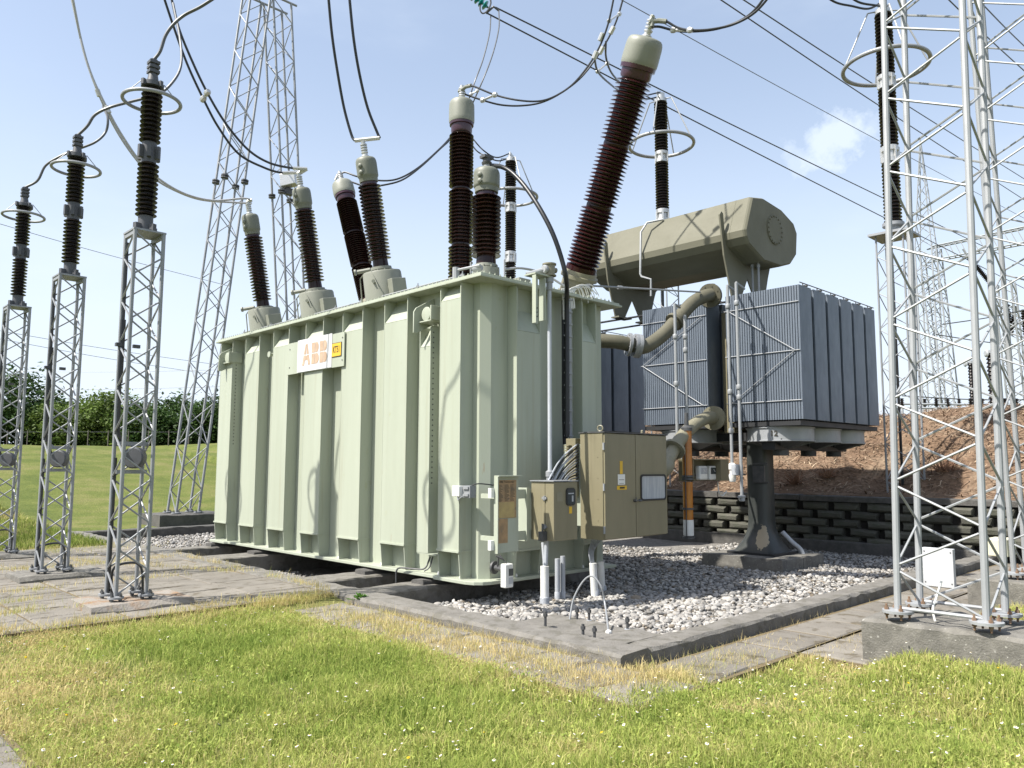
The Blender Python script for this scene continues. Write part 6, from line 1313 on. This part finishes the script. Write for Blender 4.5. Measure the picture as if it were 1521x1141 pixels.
wire('dropper', 'pale pair of droppers hanging from the teal insulator string behind the tall upright bushing', [pix([(729, 24, 20), (727, 50, 19.5), (717, 90, 19), (704, 125, 18.6), (686, 180, dE + 2.2)]), pix([(741, 16, 20), (741, 42, 19.5), (732, 80, 19), (716, 122, 18.6), (688, 185, dE + 2.3)])], .017, 'wire', extra=lambda t: spacer(t, PD(700, 140, 18.5), PD(709, 135, 18.5), .03))
rF1 = pix([(682, 136, dF), (692, 129, dF - .1), (700, 127, dF - .2), (735, 141, dF - .3), (770, 149, dF - .4), (803, 150, dF - .4), (830, 140, dF - .4), (856, 120, dF - .5), (884, 82, dF - .6), (902, 40, dF - .8), (914, -14, dF - 1)])
rF2 = pix([(690, 140, dF + .1), (717, 149, dF), (745, 156, dF), (775, 157, dF), (805, 152, dF), (835, 137, dF), (865, 113, dF), (893, 75, dF - .1), (914, 35, dF - .3), (929, -14, dF - .5)])
def exF(t):
    MB().tube([topF - axF * .02, rF1[0], rF1[1], rF1[2]], .034, 8).build('terminal_arm', 'cap', t); MB().tube([topF - axF * .02, rF2[0]], .03, 8).build('terminal_arm', 'cap', t)
    spacer(t, rF1[3], rF2[1], .035); spacer(t, PD(905, 31, dF - .8), PD(920, 21, dF - .4), .03)
    clampb(t, [(rF1[8], rF1[9] - rF1[8]), (PD(893, 55, dF - .7), rF1[9] - rF1[8]), (rF2[7], rF2[8] - rF2[7]), (PD(909, 45, dF - .3), rF2[8] - rF2[7])], .045, .15)
wire('conductor', 'twin conductor sagging right from the tall upright bushing and rising out of the view', [rF1, rF2], .0175, 'wire_dark', extra=exF)
p2 = depth(AX, AY[1]); P2 = np.array([AX, AY[1], ZAT])
wire('jumper', 'thin forked jumper falling behind the right leaning bushing to the arrester beyond the conservator', [pix([(884, 78, dF - .6), (884, 92, dF), (889, 108, dF + .6), (905, 124, dF + 2), (925, 138, p2 - 1.5), (950, 143, p2 - .5)]) + [P2], pix([(900, 62, dF - .2), (900, 84, dF + .4), (906, 104, dF + 1), (918, 120, dF + 2.2), (940, 140, p2 - 1), (960, 147, p2 - .4)]) + [P2 - [0, 0, .12]]], .020, 'wire_dark', extra=lambda t: spacer(t, PD(888, 106, dF + .6), PD(902, 94, dF + .7), .03))
rG1 = pix([(965, 33, dG), (978, 31, dG), (990, 32, dG - .05), (1006, 41, dG - .1), (1025, 45, dG - .2), (1055, 44, dG - .3), (1090, 36, dG - .4), (1122, 18, dG - .6), (1150, -14, dG - .8)])
rG2 = pix([(968, 40, dG), (980, 40, dG + .05), (1000, 45, dG), (1022, 47, dG), (1060, 44, dG), (1095, 33, dG - .2), (1120, 16, dG - .4), (1143, -14, dG - .6)])
def exG(t):
    MB().tube([topG, rG1[0], rG1[1], rG1[2]], .034, 8).build('terminal_arm', 'cap', t); MB().tube([topG, rG2[0]], .03, 8).build('terminal_arm', 'cap', t); spacer(t, rG1[4], rG2[2], .03)
wire('conductor', 'twin conductor curving right from the right leaning bushing out of the top of the view', [rG1, rG2], .0175, 'wire_dark', extra=exG)
p1 = depth(AX, AY[0]); P1 = np.array([AX, AY[0], ZAT])
wire('conductor', 'twin conductor reaching the big ringed arrester at the right from above', [[P1, *pix([(1290, 13, p1), (1265, 9, p1), (1240, 3, p1 - .2), (1215, -14, p1 - .4)])], [P1 - [0, 0, .1], *pix([(1300, 8, p1 - .3), (1275, 3, p1 - .5), (1250, -14, p1 - .6)])]], .024, 'wire_dark')
# D's heavy black cable down to the tank end
hd = pix([(728, 246, dD), (745, 248, dD), (762, 258, dD - .1), (782, 280, dD - .3), (803, 312, dD - .5), (821, 347, dD - .6), (834, 384, dD - .6), (841, 415, dD - .55)]) + [np.array([PY(842, 440, 7.46)[0], 7.46, 3.95]), np.array([PY(842, 540, 7.46)[0], 7.46, 2.8]), np.array([PY(842, 640, 7.46)[0], 7.46, 2.0])]
def exD(t):
    b = MB(); b.lathe(topD - aD * .0, aD, [(.07, -.02), (.08, .01), (.06, .03), (.06, .12), (0, .12)], 12); b.obox(topD + [0, 0, .09], (1, 0, 0), (0, 1, 0), (0, 0, 1), .09, .06, .02); b.build('cable_lug', 'dark_steel', t); b = MB(); b.tube([topD + [0, 0, .04], hd[0], hd[1]], .034, 8); b.build('lug_arm', 'dark_steel', t)
wire('neutral_cable', 'thick black cable arching from the short upright bushing down the tank end', [hd], .034, 'cable', None, extra=exD, cat='cable', n=12)
# line conductors behind
def far_line(lab, a, e, r=.021, mt_='wire_dark'): return wire('line_conductor', lab, [pix([a, ((a[0] + e[0]) / 2, (a[1] + e[1]) / 2 + 2.5, 2 * a[2] * e[2] / (a[2] + e[2])), e])], r, mt_, 'line conductors crossing the sky', n=6)
far_line('upper wire of the pair running from the teal insulator string down to the right', (736, 11, 20), (1560, 414, 55)); far_line('lower wire of the pair running from the teal insulator string down to the right', (724, 20, 20), (1560, 448, 55))
far_line('steep wire in the right sky, left of its pair, passing behind the pale tower', (1050, -14, 22), (1560, 322, 50), .021); far_line('steep wire in the right sky, right of its pair, passing behind the pale tower', (1083, -14, 22), (1560, 290, 50), .021)
far_line('thin pale wire crossing the sky above the small cloud', (905, -10, 30), (1560, 345, 70), .018, 'wire')
far_line('wire in the top right corner behind the pale tower, upper one', (1440, -14, 20), (1560, 105, 30), .02); far_line('wire in the top right corner behind the pale tower, lower one', (1395, -14, 20), (1560, 140, 30), .02)
for i, (a, e, lab) in enumerate((((-20, 327, 60), (340, 425, 80), 'thin wire rising gently across the left sky behind the arresters'), ((-20, 488, 70), (345, 545, 90), 'upper one of the faint wires just above the wood'), ((-20, 500, 70), (345, 561, 90), 'second of the faint wires just above the wood'), ((-20, 551, 80), (345, 549, 80), 'level faint wire just above the wood'), ((-20, 577, 80), (345, 574, 80), 'lowest level faint wire, touching the tree tops'))): far_line(lab, a, e, .022, 'wire')
# teal insulator string
ti = thing('insulator_string', 'teal glass insulator string with a curled arcing horn at the top edge', 'insulator', PD(715, 8, 20.0))
a, e = PD(690, -16, 20.0), PD(727, 13, 20.0); ax = (e - a) / np.linalg.norm(e - a); L = np.linalg.norm(e - a)
for k in range(6): MB().lathe(a + ax * (L * (k + .3) / 6.5), ax, [(.03, -.02), (.13, 0), (.135, .02), (.06, .05), (.035, .06), (.03, .10)], 16).build('glass_disc', 'teal', ti)
b = MB(); b.tube(spline([e - ax * .3, PD(713, 14, 19.9), PD(717, 20, 19.9), PD(724, 16, 19.9), PD(729, 5, 19.9), PD(727, -6, 19.9)], 6), .022, 6); b.tube([a, e], .02, 6); b.tube([PD(722, 20, 20), PD(733, 10, 20), PD(741, 16, 20)], .03, 6); b.build('yoke', 'dark_steel', ti)

# ================================================================== FAR BACKGROUND (plateau behind the bank)
def far_tower(label, px, pyb, d, H, w, lean=0.0, spire=0.0, px2=None):
    p = PD(px, pyb, d); p[2] = 2.8; t = thing('far_tower', label, 'tower', p, 'far lattice towers')
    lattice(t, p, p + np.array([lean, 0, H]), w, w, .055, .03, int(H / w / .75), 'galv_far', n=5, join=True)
    if px2:
        q = PD(px2, pyb, d); q[2] = 2.8; lattice(t, q, p + np.array([lean, 0, H]) + (q - p) * .25 * np.array([1, 1, 0]), w, w, .055, .03, int(H / w / .75), 'galv_far', n=5, join=True)
    if spire:
        b = MB(); c = p + np.array([lean, 0, H]); top = c + np.array([0, 0, spire]); cs_ = [np.array([sx * w / 2, sy * w / 2, 0]) for sx, sy in ((-1, -1), (1, -1), (1, 1), (-1, 1))]
        for k in range(4):
            b.tube([c + cs_[k], top], .04, 4)
            for i in range(8): f0, f1 = i / 9, (i + 1) / 9; b.tube([c + cs_[k] * (1 - f0) + [0, 0, spire * f0], c + cs_[(k + 1) % 4] * (1 - f1) + [0, 0, spire * f1]], .025, 4)
        tag(b.build('spire', 'galv_far', t), kind='stuff')
    return t
far_tower('distant lattice tower with a thin spire, seen through the pale tower', 1389, 630, 52, zat(370, *PD(1389, 630, 52)[:2]) - 2.8, 1.05, 0, zat(205, *PD(1389, 630, 52)[:2]) - zat(370, *PD(1389, 630, 52)[:2]), px2=1414)
far_tower('distant leaning lattice gantry leg at the right edge beyond the pale tower', 1517, 620, 42, 8.5, .8, -1.7)
tr_ = thing('far_truss', 'distant horizontal lattice beam between the far towers', 'beam', PD(1390, 366, 52)); J = MB()
a, e = PD(1384, 366, 52), PD(1530, 335, 46); o1 = np.array([0, 0, -.95]); o2 = np.array([.6, .5, 0]); nn = 16
for oo in (0 * o1, o1, o2, o1 + o2): J.tube([a + oo, e + oo], .05, 4)
for i in range(nn):
    f0, f1 = i / nn, (i + 1) / nn; P_ = lambda f, oo: a + (e - a) * f + oo
    J.tube([P_(f0, 0 * o1), P_(f1, o1)], .028, 4); J.tube([P_(f0, o1), P_(f1, o1 + o2)], .028, 4); J.tube([P_(f0, o2), P_(f1, 0 * o1)], .028, 4)
tag(J.build('lattice', 'galv_far', tr_), kind='stuff')
tr2 = thing('far_truss', 'second distant lattice beam sloping out of view at the right edge', 'beam', PD(1490, 440, 45)); J = MB(); a, e = PD(1488, 448, 45), PD(1545, 478, 45)
for oo in (0 * o1, o1 * .8, o2, o1 * .8 + o2): J.tube([a + oo, e + oo], .05, 4)
for i in range(8):
    f0, f1 = i / 8, (i + 1) / 8; J.tube([P_(0, 0 * o1) * 0 + a + (e - a) * f0, a + (e - a) * f1 + o1 * .8], .028, 4); J.tube([a + (e - a) * f0 + o1 * .8, a + (e - a) * f1 + o2], .028, 4)
tag(J.build('lattice', 'galv_far', tr2), kind='stuff')
def far_ins(px, pyt, pyb, d, r, label, ring=False):
    p = PD(px, pyb, d); zt = zat(pyt, p[0], p[1]); t = thing('far_arrester', label, 'arrester', (p[0], p[1], 2.7), 'far arresters on the plateau')
    MB().tube([(p[0], p[1], 2.6), (p[0], p[1], p[2])], r * .6, 6).build('post', 'galv_far', t); MB().lathe((p[0], p[1], p[2]), (0, 0, 1), shed_profile(0, zt - p[2], 16, r * .7, r), 12).build('porcelain', 'porc_black', t)
    b = MB(); b.lathe((p[0], p[1], zt), (0, 0, 1), [(r * .8, 0), (r * .8, .12), (0, .14)], 10); b.tube([(p[0], p[1], zt + .1), PD(px - 9, pyt - 1, d)], .05, 6); b.lathe(PD(px - 12, pyt, d), (1, -1, 0), [(.1, -.05), (.16, 0), (.1, .05)], 8); b.build('terminal', 'galv_far', t)
far_ins(1446, 540, 614, 34, .13, 'slim distant black arrester seen between the legs of the pale tower'); far_ins(1477, 525, 618, 30, .17, 'thicker distant black arrester half hidden by the right leg of the pale tower')
st_ = thing('far_strut_insulator', 'dark slanting strut insulator hanging under the distant beam', 'insulator', PD(1436, 378, 44)); MB().tube([PD(1430, 370, 44), PD(1437, 380, 44)], .05, 6).build('end_fitting', 'galv_far', st_); MB().lathe(PD(1437, 380, 44), PD(1472, 422, 44) - PD(1437, 380, 44), shed_profile(0, float(np.linalg.norm(PD(1472, 422, 44) - PD(1437, 380, 44))), 20, .09, .15), 10).build('porcelain', 'porc_black', st_)
for i, (px, pt, pb, lab) in enumerate(((1496, 452, 492, 'left one of three dark strain insulators under the far sloping beam'), (1508, 455, 498, 'middle one of three dark strain insulators under the far sloping beam'), (1519, 460, 505, 'right one of three dark strain insulators under the far sloping beam'))):
    a, e = PD(px, pt, 45), PD(px + (-6 if i % 2 else 5), pb, 45); t = thing('far_strain_insulator', lab, 'insulator', a, 'strain insulators under the far beam'); MB().lathe(a, e - a, shed_profile(0, float(np.linalg.norm(e - a)), 12, .08, .14), 8).build('porcelain', 'porc_black', t)
bb = thing('far_busbars', 'distant low busbars and small insulators standing along the crest of the bank', 'busbar', PD(1420, 612, 30)); b = MB()
for py in (600, 606): b.tube([PD(1330, py, 34), PD(1540, py + 2, 34)], .05, 6)
b.build('bar', 'galv_far', bb)
for k in range(12): px = 1340 + k * 17; a = PD(px, 604, 33 + (k % 3)); MB().tube([(a[0], a[1], 2.5), (a[0], a[1], a[2])], .05, 6).build('post', 'galv_far', bb); MB().lathe(a, (0, 0, 1), shed_profile(0, .35, 5, .05, .10), 8).build('small_insulator', 'porc_black', bb)
for (a, e, lab) in (((1400, 482, 40), (1545, 455, 40), 'dotted distant bus wire under the far beam'), ((1390, 497, 45), (1545, 515, 45), 'level distant wire across the right background, upper'), ((1340, 588, 40), (1545, 594, 40), 'level distant wire just above the bank crest')): far_line(lab, a, e, .03, 'wire')
print('objects', len(bpy.data.objects))
